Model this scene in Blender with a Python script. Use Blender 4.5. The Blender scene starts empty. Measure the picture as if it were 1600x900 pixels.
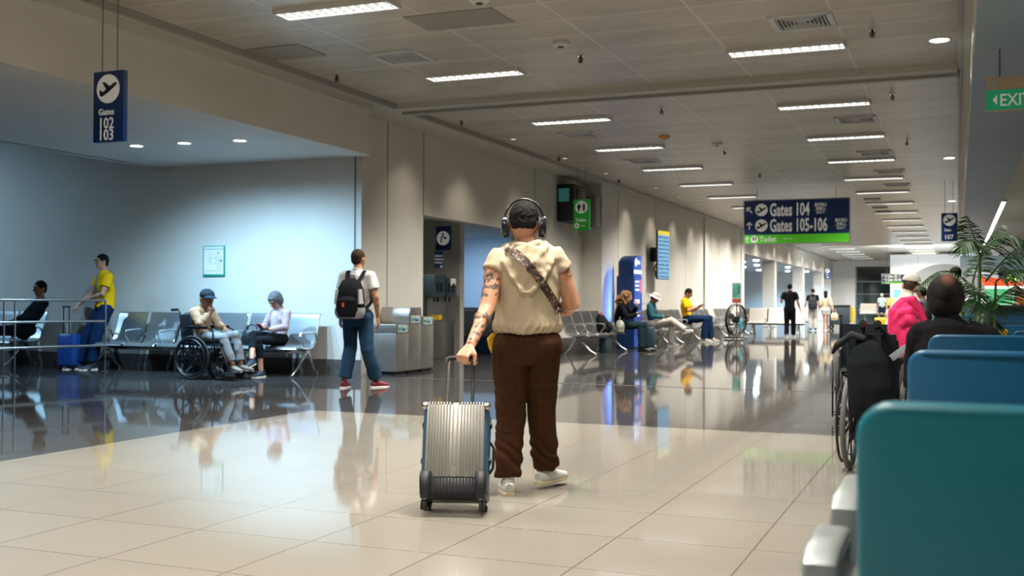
import bpy, bmesh, math, random
from mathutils import Vector, Matrix, noise
from mathutils.bvhtree import BVHTree
V = Vector
PI = math.pi
random.seed(7)
SC = bpy.context.scene
COL = SC.collection

# ------------------------------------------------------------------ camera
F_PX = 1700.0
CAM_H = 1.13
YAW = math.atan(697 / F_PX); PITCH = math.atan(22 / F_PX); ROLL = math.radians(.25)
_f0 = V((-math.sin(YAW), math.cos(YAW), 0)); _r0 = V((math.cos(YAW), math.sin(YAW), 0)); _u0 = V((0, 0, 1))
_f = _f0 * math.cos(PITCH) + _u0 * math.sin(PITCH); _u = -_f0 * math.sin(PITCH) + _u0 * math.cos(PITCH)
_r = _r0 * math.cos(ROLL) + _u * math.sin(ROLL); _u = -_r0 * math.sin(ROLL) + _u * math.cos(ROLL)
CAM_P = V((0, 0, CAM_H))
cd = bpy.data.cameras.new('camera'); cam = bpy.data.objects.new('camera', cd); COL.objects.link(cam)
cd.sensor_width = 36; cd.lens = F_PX / 1600 * 36; cd.clip_start = .05; cd.clip_end = 400
m3 = Matrix((_r, _u, -_f)).transposed()
cam.matrix_world = Matrix.Translation(CAM_P) @ m3.to_4x4()
cd.dof.use_dof = True; cd.dof.focus_distance = 6.5; cd.dof.aperture_fstop = 4.0
SC.camera = cam
def ray(u, v): return _f + _r * ((u - 800) / F_PX) - _u * ((v - 450) / F_PX)
def G(u, v, z=0.0):            # point seen at pixel (u, v) on the horizontal plane z
    r = ray(u, v); return CAM_P + r * ((z - CAM_H) / r.z)
def AX(u, v, x):
    r = ray(u, v); return CAM_P + r * (x / r.x)
def AY(u, v, y):
    r = ray(u, v); return CAM_P + r * (y / r.y)

# ------------------------------------------------------------------ world, exposure
SC.view_settings.view_transform = 'Standard'; SC.view_settings.look = 'None'
SC.view_settings.exposure = 0.0; SC.view_settings.gamma = 1.0; SC.view_settings.use_curve_mapping = False
w = bpy.data.worlds.new('world'); SC.world = w; w.use_nodes = True
w.node_tree.nodes['Background'].inputs[0].default_value = (.02, .03, .045, 1)
w.node_tree.nodes['Background'].inputs[1].default_value = .3
SC.cycles.max_bounces = 8; SC.cycles.diffuse_bounces = 5; SC.cycles.glossy_bounces = 4
SC.cycles.transmission_bounces = 4; SC.cycles.caustics_reflective = False; SC.cycles.caustics_refractive = False
SC.cycles.use_denoising = True; SC.cycles.sample_clamp_indirect = 4.0
WARM = (1.0, .87, .70); NEUTRAL = (1.0, .95, .86); COOL = (.42, .72, 1.0)
L_TROFFER = 5.0; P_TROFFER = 150.0; L_DOWN = 30.0      # emission of the ceiling fittings
P_ALCOVE = 560.0; P_WASH = 80.0; P_BAND = 90.0; P_HALL = 1100.0   # watts of spots

def spot(name, loc, power, col, angle=100, blend=.8, size=.06, aim=(0, 0, -1)):
    l = bpy.data.lights.new(name, 'SPOT'); l.energy = power; l.color = col
    l.spot_size = math.radians(angle); l.spot_blend = blend; l.shadow_soft_size = size
    o = bpy.data.objects.new(name, l); COL.objects.link(o); o.location = loc
    o.rotation_euler = V(aim).to_track_quat('-Z', 'Y').to_euler()
    return o

# ------------------------------------------------------------------ materials
MATS = {}
def mat(name, c, rough=.5, metal=0.0, spec=.5, bump=0.0, bscale=40, var=0.0, vscale=3, emit=None, estr=0, coat=0, alpha=None, trans=0):
    if name in MATS: return MATS[name]
    m = bpy.data.materials.new(name); m.use_nodes = True; nt = m.node_tree; n = nt.nodes; lk = nt.links
    b = n['Principled BSDF']
    b.inputs['Base Color'].default_value = (*c, 1); b.inputs['Roughness'].default_value = rough
    b.inputs['Metallic'].default_value = metal; b.inputs['Specular IOR Level'].default_value = spec
    b.inputs['Coat Weight'].default_value = coat
    if trans: b.inputs['Transmission Weight'].default_value = trans
    if emit: b.inputs['Emission Color'].default_value = (*emit, 1); b.inputs['Emission Strength'].default_value = estr
    tc = n.new('ShaderNodeTexCoord')
    if var:
        t = n.new('ShaderNodeTexNoise'); t.inputs['Scale'].default_value = vscale; t.inputs['Detail'].default_value = 4
        r = n.new('ShaderNodeValToRGB'); r.color_ramp.elements[0].position = .3; r.color_ramp.elements[1].position = .7
        r.color_ramp.elements[0].color = tuple(x * (1 - var) for x in c) + (1,); r.color_ramp.elements[1].color = tuple(min(1, x * (1 + var)) for x in c) + (1,)
        lk.new(tc.outputs['Object'], t.inputs['Vector']); lk.new(t.outputs[0], r.inputs[0]); lk.new(r.outputs[0], b.inputs['Base Color'])
    if bump:
        t = n.new('ShaderNodeTexNoise'); t.inputs['Scale'].default_value = bscale; t.inputs['Detail'].default_value = 5
        bp = n.new('ShaderNodeBump'); bp.inputs['Strength'].default_value = bump; bp.inputs['Distance'].default_value = .01
        lk.new(tc.outputs['Object'], t.inputs['Vector']); lk.new(t.outputs[0], bp.inputs['Height']); lk.new(bp.outputs[0], b.inputs['Normal'])
    MATS[name] = m; return m
def lamp(name, col, s): return mat(name, (.9, .9, .9), .5, emit=col, estr=s)
def tiled(name, c, mortar, sx, sy, ox, oy, mw, rough, spec=.5, var=.05, nscale=60, namt=.08, bump=.0, stains=0):
    m = bpy.data.materials.new(name); m.use_nodes = True; nt = m.node_tree; n = nt.nodes; lk = nt.links
    b = n['Principled BSDF']; b.inputs['Roughness'].default_value = rough; b.inputs['Specular IOR Level'].default_value = spec
    tc = n.new('ShaderNodeTexCoord'); mp = n.new('ShaderNodeMapping'); mp.inputs['Location'].default_value = (-ox, -oy, 0)
    lk.new(tc.outputs['Object'], mp.inputs['Vector'])
    br = n.new('ShaderNodeTexBrick'); br.offset = 0; br.squash = 1
    br.inputs['Scale'].default_value = 1; br.inputs['Brick Width'].default_value = sx; br.inputs['Row Height'].default_value = sy
    br.inputs['Mortar Size'].default_value = mw; br.inputs['Mortar Smooth'].default_value = .3
    br.inputs['Color1'].default_value = tuple(x * (1 - var) for x in c) + (1,); br.inputs['Color2'].default_value = tuple(x * (1 + var) for x in c) + (1,)
    br.inputs['Mortar'].default_value = (*mortar, 1)
    lk.new(mp.outputs[0], br.inputs['Vector'])
    t = n.new('ShaderNodeTexNoise'); t.inputs['Scale'].default_value = nscale; t.inputs['Detail'].default_value = 6
    lk.new(tc.outputs['Object'], t.inputs['Vector'])
    mr = n.new('ShaderNodeMapRange'); mr.inputs['From Min'].default_value = .3; mr.inputs['From Max'].default_value = .7
    mr.inputs['To Min'].default_value = 1 - namt; mr.inputs['To Max'].default_value = 1 + namt
    lk.new(t.outputs[0], mr.inputs['Value'])
    mx = n.new('ShaderNodeVectorMath'); mx.operation = 'SCALE'; lk.new(br.outputs['Color'], mx.inputs[0]); lk.new(mr.outputs[0], mx.inputs['Scale'])
    out = mx.outputs[0]
    if stains:
        t2 = n.new('ShaderNodeTexNoise'); t2.inputs['Scale'].default_value = .9; t2.inputs['Detail'].default_value = 7
        mp2 = n.new('ShaderNodeMapping'); mp2.inputs['Scale'].default_value = (1, 2.6, 1); lk.new(tc.outputs['Object'], mp2.inputs['Vector']); lk.new(mp2.outputs[0], t2.inputs['Vector'])
        m2 = n.new('ShaderNodeMapRange'); m2.inputs['From Min'].default_value = .35; m2.inputs['From Max'].default_value = .65; m2.inputs['To Min'].default_value = 1 - stains; m2.inputs['To Max'].default_value = 1.03
        lk.new(t2.outputs[0], m2.inputs['Value'])
        mx2 = n.new('ShaderNodeVectorMath'); mx2.operation = 'SCALE'; lk.new(out, mx2.inputs[0]); lk.new(m2.outputs[0], mx2.inputs['Scale']); out = mx2.outputs[0]
    lk.new(out, b.inputs['Base Color'])
    if bump:
        # each slab lies a touch out of level and the polish is slightly wavy
        t3 = n.new('ShaderNodeTexNoise'); t3.inputs['Scale'].default_value = 3.5; t3.inputs['Detail'].default_value = 2
        lk.new(tc.outputs['Object'], t3.inputs['Vector'])
        bp = n.new('ShaderNodeBump'); bp.inputs['Strength'].default_value = bump; bp.inputs['Distance'].default_value = .002
        lk.new(t3.outputs[0], bp.inputs['Height']); lk.new(bp.outputs[0], b.inputs['Normal'])
    return m

# ------------------------------------------------------------------ mesh building
class MB:
    def __init__(s): s.v = []; s.f = []
    def add(s, vs, fs):
        k = len(s.v); s.v += [V(p) for p in vs]; s.f += [tuple(i + k for i in f) for f in fs]; return s
    def box(s, x0, x1, y0, y1, z0, z1, M=None):
        p = [V((x, y, z)) for z in (z0, z1) for y in (y0, y1) for x in (x0, x1)]
        if M is not None: p = [M @ q for q in p]
        return s.add(p, [(0, 2, 3, 1), (4, 5, 7, 6), (0, 1, 5, 4), (2, 6, 7, 3), (0, 4, 6, 2), (1, 3, 7, 5)])
    def loft(s, pts, rad, side=None, n=12, p=2.0, cap=True):
        """tube along pts; rad item = r or (a along side, b across); p = superellipse power"""
        pts = [V(q) for q in pts]; N = len(pts); rings = []
        prev = None
        for i in range(N):
            t = (pts[min(i + 1, N - 1)] - pts[max(i - 1, 0)])
            t = t.normalized() if t.length > 1e-9 else V((0, 0, 1))
            sd = side[i] if isinstance(side, list) else side
            if sd is None:
                sd = prev if prev is not None else (V((1, 0, 0)) if abs(t.x) < .8 else V((0, 1, 0)))
            sd = V(sd); a = sd - t * sd.dot(t)
            if a.length < 1e-6: a = t.orthogonal()
            a.normalize(); b = t.cross(a); prev = a
            r = rad[i] if isinstance(rad, (list,)) else rad
            ra, rb = (r if isinstance(r, tuple) else (r, r))
            ring = []
            for k in range(n):
                an = 2 * PI * k / n; c, d = math.cos(an), math.sin(an)
                if p != 2: c = math.copysign(abs(c) ** (2 / p), c); d = math.copysign(abs(d) ** (2 / p), d)
                ring.append(pts[i] + a * (ra * c) + b * (rb * d))
            rings.append(ring)
        vs = [q for r in rings for q in r]; fs = []
        for i in range(N - 1):
            for k in range(n):
                k2 = (k + 1) % n
                fs.append((i * n + k, i * n + k2, (i + 1) * n + k2, (i + 1) * n + k))
        if cap:
            fs.append(tuple(range(n))[::-1]); fs.append(tuple((N - 1) * n + k for k in range(n)))
        return s.add(vs, fs)
    def cyl(s, a, b, r, n=14, r2=None): return s.loft([a, b], [r, r if r2 is None else r2], n=n)
    def rod(s, pts, r, n=8): return s.loft(pts, r, n=n)
    def ell(s, c, r, n=14, m=9, M=None):
        c = V(c); r = r if isinstance(r, tuple) else (r, r, r); vs = []; fs = []
        for i in range(1, m):
            th = PI * i / m
            for k in range(n):
                ph = 2 * PI * k / n
                q = V((r[0] * math.sin(th) * math.cos(ph), r[1] * math.sin(th) * math.sin(ph), r[2] * math.cos(th)))
                vs.append(c + (M @ q if M is not None else q))
        top = V((0, 0, r[2])); bot = V((0, 0, -r[2]))
        vs.append(c + (M @ top if M is not None else top)); vs.append(c + (M @ bot if M is not None else bot))
        T = (m - 1) * n; B = T + 1
        for i in range(m - 2):
            for k in range(n):
                k2 = (k + 1) % n; fs.append((i * n + k, (i + 1) * n + k, (i + 1) * n + k2, i * n + k2))
        for k in range(n):
            k2 = (k + 1) % n; fs.append((T, k, k2)); fs.append((B, (m - 2) * n + k2, (m - 2) * n + k))
        return s.add(vs, fs)
    def torus(s, c, axis, R, r, n=32, m=8):
        c = V(c); ax = V(axis).normalized(); a = ax.orthogonal().normalized(); b = ax.cross(a); vs = []; fs = []
        for i in range(n):
            t = 2 * PI * i / n; d = a * math.cos(t) + b * math.sin(t)
            for k in range(m):
                u = 2 * PI * k / m; vs.append(c + d * (R + r * math.cos(u)) + ax * (r * math.sin(u)))
        for i in range(n):
            for k in range(m):
                i2 = (i + 1) % n; k2 = (k + 1) % m; fs.append((i * m + k, i2 * m + k, i2 * m + k2, i * m + k2))
        return s.add(vs, fs)
    def poly(s, pts, th, nrm):
        """flat polygon pts with thickness th along -nrm"""
        pts = [V(p) for p in pts]; n = V(nrm).normalized() * th; k = len(pts)
        fs = [tuple(range(k)), tuple(range(k, 2 * k))[::-1]] + [(i, i + k, (i + 1) % k + k, (i + 1) % k) for i in range(k)]
        return s.add(pts + [p - n for p in pts], fs)
    def sheet(s, prof, x0, x1, th, nx=1):
        """bent sheet: prof = list of (y, z), extruded in x with thickness"""
        k = len(prof); P2 = []
        for i in range(k):
            a = V(prof[max(i - 1, 0)]); b = V(prof[min(i + 1, k - 1)]); t = (b - a).normalized(); P2.append((prof[i][0] - t.y * th, prof[i][1] + t.x * th))
        loop = list(prof) + P2[::-1]; L = len(loop)
        vs = [(x0, y, z) for y, z in loop] + [(x1, y, z) for y, z in loop]
        fs = [(i, (i + 1) % L, (i + 1) % L + L, i + L) for i in range(L)]
        for i in range(k - 1):
            j = L - 1 - i; fs.append((i, j, j - 1, i + 1)); fs.append((i + L, i + 1 + L, j - 1 + L, j + L))
        return s.add(vs, fs)
    def xf(s, M, k=0):
        s.v = s.v[:k] + [M @ q for q in s.v[k:]]; return s
    def mesh(s, name, smooth=True, bevel=0, bseg=2):
        me = bpy.data.meshes.new(name); me.from_pydata([tuple(q) for q in s.v], [], s.f); me.update()
        bm = bmesh.new(); bm.from_mesh(me)
        if bevel: 
            bmesh.ops.bevel(bm, geom=[e for e in bm.edges if e.is_manifold and e.calc_face_angle(0) > .5], offset=bevel, segments=bseg, affect='EDGES', profile=.5)
        bmesh.ops.recalc_face_normals(bm, faces=bm.faces); bm.to_mesh(me); bm.free()
        if smooth:
            me.polygons.foreach_set('use_smooth', [True] * len(me.polygons))
            try: me.set_sharp_from_angle(angle=math.radians(38))
            except Exception: pass
        return me
    def build(s, name, m, parent=None, smooth=True, bevel=0, label=None, bseg=2):
        me = s.mesh(name, smooth, bevel, bseg); me.materials.append(m)
        o = bpy.data.objects.new(name, me); COL.objects.link(o); o.parent = parent
        if label: o['label'] = label
        return o
    def remesh(s, name, m, parent, vox, smooth_it=2, label=None, fold=None):
        """one continuous surface round everything collected"""
        me = s.mesh(name, False); o = bpy.data.objects.new(name, me); COL.objects.link(o)
        r = o.modifiers.new('r', 'REMESH'); r.mode = 'VOXEL'; r.voxel_size = vox
        if smooth_it:
            q = o.modifiers.new('s', 'SMOOTH'); q.iterations = smooth_it; q.factor = .5
        dg = bpy.context.evaluated_depsgraph_get(); ev = o.evaluated_get(dg)
        me2 = bpy.data.meshes.new_from_object(ev); o.modifiers.clear(); o.data = me2; bpy.data.meshes.remove(me); me2.name = name
        if fold:
            nr = [v.normal.copy() for v in me2.vertices]
            for v, n_ in zip(me2.vertices, nr): v.co += n_ * fold(v.co, n_)
        me2.polygons.foreach_set('use_smooth', [True] * len(me2.polygons)); me2.update()
        me2.materials.clear(); me2.materials.append(m); o.parent = parent
        if label: o['label'] = label
        return o

def tag(o, label=None, cat=None, group=None, kind=None):
    if label: o['label'] = label
    if cat: o['category'] = cat
    if group: o['group'] = group
    if kind: o['kind'] = kind
    return o
def thing(name, label, cat, loc=(0, 0, 0), rz=0.0, group=None):
    o = bpy.data.objects.new(name, None); COL.objects.link(o); o.empty_display_size = .1
    o.location = loc; o.rotation_euler = (0, 0, rz); return tag(o, label, cat, group)
def struct(name, mb, m, smooth=False, bevel=0):
    return tag(mb.build(name, m, None, smooth, bevel), kind='structure')
def kids(o): return [c for c in bpy.data.objects if c.parent == o]
def copy_tree(o, label=None, loc=None, rz=None, parent=None, group=None):
    c = o.copy(); COL.objects.link(c); c.parent = parent
    for ch in kids(o): copy_tree(ch, parent=c)
    if loc is not None: c.location = loc
    if rz is not None: c.rotation_euler = (0, 0, rz)
    if label: c['label'] = label
    if group: c['group'] = group
    return c
def text_into(mb, s, size, M, sx=1.0, th=.002, align='LEFT', bold=0.0):
    """letters lying in local x (right) / z (up), facing -y, extruded"""
    cu = bpy.data.curves.new('t', 'FONT'); cu.body = s; cu.size = size; cu.align_x = align; cu.extrude = th; cu.resolution_u = 2; cu.offset = bold
    o = bpy.data.objects.new('t', cu); COL.objects.link(o)
    dg = bpy.context.evaluated_depsgraph_get(); me = bpy.data.meshes.new_from_object(o.evaluated_get(dg))
    vs = [M @ V((v.co.x * sx, -v.co.z, v.co.y)) for v in me.vertices]; fs = [tuple(p.vertices) for p in me.polygons]
    mb.add(vs, fs); bpy.data.objects.remove(o); bpy.data.curves.remove(cu); bpy.data.meshes.remove(me)
def T(x, y, z): return Matrix.Translation((x, y, z))
def RZ(a): return Matrix.Rotation(a, 4, 'Z')
def RX(a): return Matrix.Rotation(a, 4, 'X')
def RY(a): return Matrix.Rotation(a, 4, 'Y')
def disc_pts(cx, cz, r, y, n=28): return [(cx + r * math.cos(2 * PI * k / n), y, cz + r * math.sin(2 * PI * k / n)) for k in range(n)]

# common materials
WALL = mat('wall_paint', (.70, .68, .62), .55, bump=.05, bscale=25, var=.03, vscale=1.2)
WHITEP = mat('white_paint', (.72, .72, .70), .5, var=.02)
SKIRT = mat('skirting_grey', (.12, .115, .11), .35)
STEEL = mat('brushed_steel', (.55, .53, .50), .28, 1.0, bump=.04, bscale=90)
CHROME = mat('chrome', (.78, .80, .82), .12, 1.0)
ALU = mat('satin_aluminium', (.50, .52, .53), .38, .85)
BLACK = mat('black_plastic', (.012, .012, .014), .4)
RUBBER = mat('black_rubber', (.015, .015, .015), .7)
DARKMETAL = mat('dark_metal', (.04, .04, .045), .35, .8)
SIGNBLUE = mat('sign_blue', (.006, .035, .16), .35)
SIGNWHITE = mat('sign_white', (.85, .85, .80), .4, emit=(1, 1, .95), estr=.12)
SIGNGREEN = mat('sign_green', (.01, .28, .035), .4, emit=(.03, .55, .05), estr=.10)
SIGNLIME = mat('sign_lime', (.09, .50, .02), .4, emit=(.15, .9, .03), estr=.15)
GREY = mat('grey_plastic', (.25, .25, .25), .45)
WIRE = mat('steel_wire', (.18, .18, .17), .4, .8)
# ------------------------------------------------------------------ setting
YB = 14.6; XA = -8.5; XB = -8.0; YP = 25.25; YOPEN = 44.1; ZC = 4.05; ZSOFF = 3.6
YFAR = 78.0; YSHOP = 62.0
TX, TY = 1.31, .68
cream = tiled('cream_tile', (.255, .236, .200), (.13, .115, .095), .65, .65, -.87, 4.40, .005, .055, .6, var=.02, nscale=220, namt=.05, bump=.05)
granite = tiled('polished_granite', (.060, .056, .054), (.13, .12, .11), .65, .65, -.87, 4.40, .004, .045, .8, var=.12, nscale=140, namt=.25, bump=.10)
ceil_m = tiled('ceiling_tile', (.60, .54, .45), (.80, .74, .63), TX, TY, -2.49, 9.32, .018, .33, .5, var=.05, nscale=9, namt=.05, stains=.16)
struct('floor', MB().box(-30, 16, 9.66, 90, -.3, 0).box(-30, -6.2, -8, 9.66, -.3, 0), granite)
struct('floor_cream', MB().box(-6.2, 16, -8, 9.66, -.3, 0), cream)
st = mat('joint_strip', (.10, .095, .09), .3)
struct('trim_floor_joint', MB().box(-8.4, 12, 14.30, 14.36, 0, .002), st)
# ceilings
struct('ceiling', MB().box(-7.78, .02, -8, 14.32, 4.08, 4.2).box(-7.78, .02, 14.92, YFAR, 4.08, 4.2), ceil_m)
struct('ceiling_slab', MB().box(-30, 16, -8, 90, 4.6, 4.8), WHITEP)
struct('trim_ceiling_border', MB().box(-8.6, -7.78, -8, YFAR, 4.03, 4.3).box(-7.78, .02, 14.32, 14.92, 4.0, 4.3).box(.02, .15, -8, YFAR, 4.03, 4.3), mat('border_paint', (.60, .57, .50), .5))
lip = MB().box(-7.80, -7.74, -8, 14.32, 4.00, 4.08).box(-7.80, -7.74, 14.92, YFAR, 4.0, 4.08).box(-7.78, .02, 14.56, 14.62, 3.96, 4.01).box(.0, .04, -8, YFAR, 4.0, 4.08)
struct('trim_ceiling_edge', lip, mat('edge_grey', (.34, .33, .30), .45))
struct('trim_header_cornice', MB().box(-8.0, -7.93, -8, 13.95, 3.92, 4.03), mat('border_paint2', (.62, .60, .53), .5))
# left side
struct('wall_header', MB().box(-8.45, -8.0, -8, 13.95, 3.28, 4.2), WALL)
struct('ceiling_alcove', MB().box(-12.45, -8.3, -8, YB, 3.36, 3.5).box(-12.6, -12.4, -8, YB, 3.36, 4.3), WHITEP)
struct('wall_back', MB().box(-28, XA - .07, YB, YB + .2, 0, 4.6), WALL)
struct('wall_back_pier', MB().box(XA - .09, XA, YB + .004, YB + .3, 0, 4.1), WALL)
struct('baseboard_back', MB().box(-28, XA - .10, YB - .02, YB, 0, .23).box(XA - .10, XA + .01, YB - .02, YB, 0, .23), SKIRT)
struct('wall_far_left', MB().box(-28.2, -28, -8, YB, 0, 4.6), WALL)
struct('wall_left', MB().box(XA - .25, XA, YB + .3, 16.7, 0, 4.1).box(XA - .25, XA, 16.7, 21.3, 2.62, 4.1).box(XA - .25, XA, 21.3, YP, 0, 4.1), WALL)
struct('wall_left_far', MB().box(-8.9, XB, YP, YOPEN, 0, 4.1).box(-8.5, XB, YOPEN, YFAR, 3.14, 4.1), WALL)
struct('trim_pilaster', MB().box(XB - .02, XB + .07, 36.6, 37.2, 0, 4.03).box(XB - .02, XB + .03, 43.5, YOPEN, 0, 4.03), WALL)
struct('baseboard_left', MB().box(XA, XA + .015, 21.3, YP, 0, .3).box(XB, XB + .015, YP, YOPEN, 0, .22).box(XA, XB, YP - .015, YP, 0, .3).box(XA, XA + .012, YB + .3, 16.7, 0, .1), SKIRT)
jm = mat('joint_dark', (.10, .10, .09), .6)
struct('trim_wall_joint', MB().box(XA, XA + .004, 15.42, 15.435, 0, 4.03).box(XA, XA + .004, 16.69, 16.71, 2.62, 4.03).box(XA, XA + .004, 22.0, 22.015, .3, 4.03)
       .box(XB, XB + .004, 26.6, 26.61, .22, 4.03).box(XB, XB + .004, 30.3, 30.31, .22, 4.03).box(XB, XB + .004, 34.0, 34.01, .22, 4.03).box(-8.62, -8.595, YB - .004, YB + .01, 0, 3.36), jm)
# niche behind the opening
struct('wall_niche', MB().box(-13, -9.62, 20.6, 20.8, 0, 2.9), WALL)
bluew = mat('pale_blue_wall', (.50, .62, .76), .5)
struct('wall_niche_blue', MB().box(-16, -8.75, 26.2, 26.4, .95, 3.2).box(-16.2, -16, 15.1, 26.2, .0, 3.2), bluew)
struct('wall_niche_dado', MB().box(-16, -8.75, 26.15, 26.4, 0, .95), mat('dado_white', (.6, .62, .62), .4))
struct('wall_niche_side', MB().box(-16, -8.75, 14.8, 15.0, 0, 3.2), WALL)
struct('ceiling_niche', MB().box(-16, -8.75, 15.0, 26.2, 2.82, 2.95), WHITEP)
struct('trim_niche_rail', MB().box(-16, -8.75, 26.1, 26.15, .93, .98), STEEL)
# far opening: hall beyond columns
struct('ceiling_far_hall', MB().box(-24, -8.5, YOPEN - 4, YFAR, 3.3, 3.5), WHITEP)
struct('wall_far_hall', MB().box(-24.2, -24, YOPEN - 4, YFAR, 0, 3.4).box(-24, -8.9, 36.8, 37, 0, 3.4), mat('blue_grey_wall', (.34, .50, .60), .5))
struct('wall_far_hall_end', MB().box(-24, -7.2, YFAR, YFAR + .2, 0, 4.1).box(-7.2, -6.45, YFAR, YFAR + .2, 0, 4.1), WHITEP)
colm = MB()
for y in (52.3, 62.5, 72.0, 76.9):
    colm = MB(); colm.box(-8.62, -8.02, y, y + .6, 0, 3.2)
    struct('trim_column', colm, WALL, bevel=.03)
# end wall: dark glazing then shop fronts
glass_dark = mat('night_glass', (.008, .022, .026), .04, 0, .8)
struct('window_1', MB().box(-6.45, -3.2, YFAR, YFAR + .1, 0, 3.66), glass_dark)
fr = MB()
for z in (.9, 1.75, 2.6): fr.box(-6.45, -3.2, YFAR - .04, YFAR, z, z + .06)
for x in (-6.5, -3.25): fr.box(x, x + .08, YFAR - .06, YFAR, 0, 3.7)
struct('window_1_frame', fr, mat('window_frame_grey', (.16, .18, .18), .4, .5))
struct('wall_far', MB().box(-6.45, 16, YFAR, YFAR + .3, 3.66, 4.6).box(-3.2, 16, YFAR, YFAR + .3, 0, 3.66), WHITEP)
# right soffit and hall
soff = MB().box(.15, .98, -8, YSHOP - 2, ZSOFF, 4.3)
struct('ceiling_soffit_right', soff, mat('soffit_blue_grey', (.30, .38, .43), .45, var=.06, vscale=2))
struct('trim_soffit_edge', MB().box(.135, .16, -8, YSHOP - 2, ZSOFF + .02, 4.05), mat('edge_cream', (.72, .68, .58), .4))
struct('ceiling_right', tb := MB().box(.98, 16, -8, YSHOP + 16, 3.95, 4.1), tiled('ceiling_tile_right', (.54, .51, .45), (.5, .47, .4), 1.3, .4, 1, 0, .02, .4, stains=.1))
struct('wall_right', MB().box(16, 16.2, -8, 90, 0, 4.6), WALL)
struct('wall_behind', MB().box(-28, 16, -8.2, -8, 0, 4.6), WALL)

# ------------------------------------------------------------------ ceiling fittings
TROFF = lamp('tube_glow', (1.0, .97, .90), L_TROFFER)
TROFF_C = lamp('tube_glow_cool', (.80, .92, 1.0), L_TROFFER * .9)
LOUV = mat('louvre_white', (.75, .77, .78), .35, emit=(1, 1, 1), estr=.15)
def troffer(x, y, label, lampm=TROFF, z=4.08, W=1.28, D=.25, group='recessed louvred ceiling lights'):
    t = thing('ceiling_light', label, 'ceiling light', (x, y, z), 0, group)
    MB().box(-W / 2, W / 2, -D / 2, D / 2, -.012, -.002).build('tube_panel', lampm, t, False)
    lv = MB(); n = 12
    for i in range(n):
        cx = -W / 2 + W * (i + .5) / n; h = .033
        for s_ in (-1, 1):
            # tapering louvre blades
            lv.add([(cx - .030, s_ * .012, -.014), (cx + .030, s_ * .012, -.014), (cx, s_ * .012, -.045), (cx - .004, s_ * D / 2, -.014), (cx + .004, s_ * D / 2, -.014), (cx, s_ * D / 2, -.045)],
                   [(0, 1, 2), (3, 5, 4), (0, 2, 5, 3), (1, 4, 5, 2), (0, 3, 4, 1)])
    lv.box(-W / 2, W / 2, -.006, .006, -.045, -.012); lv.build('louvre', LOUV, t, False)
    f_ = MB().box(-W / 2 - .02, W / 2 + .02, -D / 2 - .02, -D / 2, -.048, 0).box(-W / 2 - .02, W / 2 + .02, D / 2, D / 2 + .02, -.048, 0).box(-W / 2 - .02, -W / 2, -D / 2, D / 2, -.048, 0).box(W / 2, W / 2 + .02, -D / 2, D / 2, -.048, 0)
    f_.build('frame', WHITEP, t, False)
    l = bpy.data.lights.new('tube_light', 'AREA'); l.shape = 'RECTANGLE'; l.size = W; l.size_y = D; l.energy = P_TROFFER; l.color = NEUTRAL; l.spread = math.radians(125)
    o = bpy.data.objects.new('tube_light', l); COL.objects.link(o); o.location = (0, 0, -.05); o.parent = t
    return t
base_t = None; FARL = bpy.data.lights.new('tube_light_far', 'AREA'); FARL.shape = 'RECTANGLE'; FARL.size = 1.28; FARL.size_y = .25; FARL.energy = P_TROFFER * 1.7; FARL.color = NEUTRAL; FARL.spread = math.radians(150)
rowY = [2.4, 5.9, 9.38, 12.74, 16.52, 19.87, 23.2, 26.65, 30.0] + [30.0 + 3.4 * k for k in range(1, 14)]
def place_troffer(x, y, label, group):
    global base_t
    if base_t is None: base_t = troffer(x, y, label, group=group)
    else:
        c = copy_tree(base_t, label, (x, y, 4.08), group=group)
        if y > 36:      # far tubes given extra power and spread to brighten the far stretch
            for k in kids(c):
                if k.type == 'LIGHT': k.data = FARL
ORD = ['first','second','third','fourth','fifth','sixth','seventh','eighth','ninth','tenth','eleventh','twelfth','thirteenth','fourteenth','fifteenth','sixteenth','seventeenth','eighteenth']
def ordinal(y): return ORD[rowY.index(y) - 4]
nth = {2: 'second', 3: 'third', 4: 'fourth', 5: 'fifth', 6: 'sixth', 7: 'seventh', 8: 'eighth'}
LL = {9.38: 'bright louvred ceiling light nearest the camera, above the left wall header', 12.74: 'louvred ceiling light just before the ceiling beam, left of centre',
      16.52: 'left-hand louvred ceiling light first beyond the ceiling beam', 19.87: 'left-hand louvred ceiling light second beyond the ceiling beam', 23.2: 'left-hand louvred ceiling light third beyond the ceiling beam',
      26.65: 'left-hand louvred ceiling light fourth beyond the ceiling beam', 30.0: 'left-hand louvred ceiling light fifth beyond the beam, left of the big gates sign'}
RR = {12.74: 'louvred ceiling light nearest the camera in the right-hand row, below the large air vent', 16.52: 'right-hand louvred ceiling light first beyond the ceiling beam', 19.87: 'right-hand louvred ceiling light second beyond the ceiling beam',
      23.2: 'right-hand louvred ceiling light third beyond the ceiling beam', 26.65: 'right-hand louvred ceiling light fourth beyond the ceiling beam', 30.0: 'right-hand louvred ceiling light fifth beyond the beam, right of the big gates sign'}
for y in rowY:
    if y < 9: continue
    place_troffer(-5.76, y, LL.get(y, 'far thin ceiling light, %s beyond the beam in the left row' % ordinal(y)), 'louvred ceiling lights, left row')
for y in rowY:
    if y < 12: continue
    place_troffer(-1.83, y, RR.get(y, 'far thin ceiling light, %s beyond the beam in the right row' % ordinal(y)), 'louvred ceiling lights, right row')
for y in (-1.0, 2.4, 5.9, 9.38):      # the rows go on above and behind the camera
    if y < 9: place_troffer(-5.76, y, 'louvred ceiling light of the left row above the camera', 'louvred ceiling lights above the camera')
    place_troffer(-1.83, y, 'louvred ceiling light of the right row above the camera', 'louvred ceiling lights above the camera')

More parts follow.
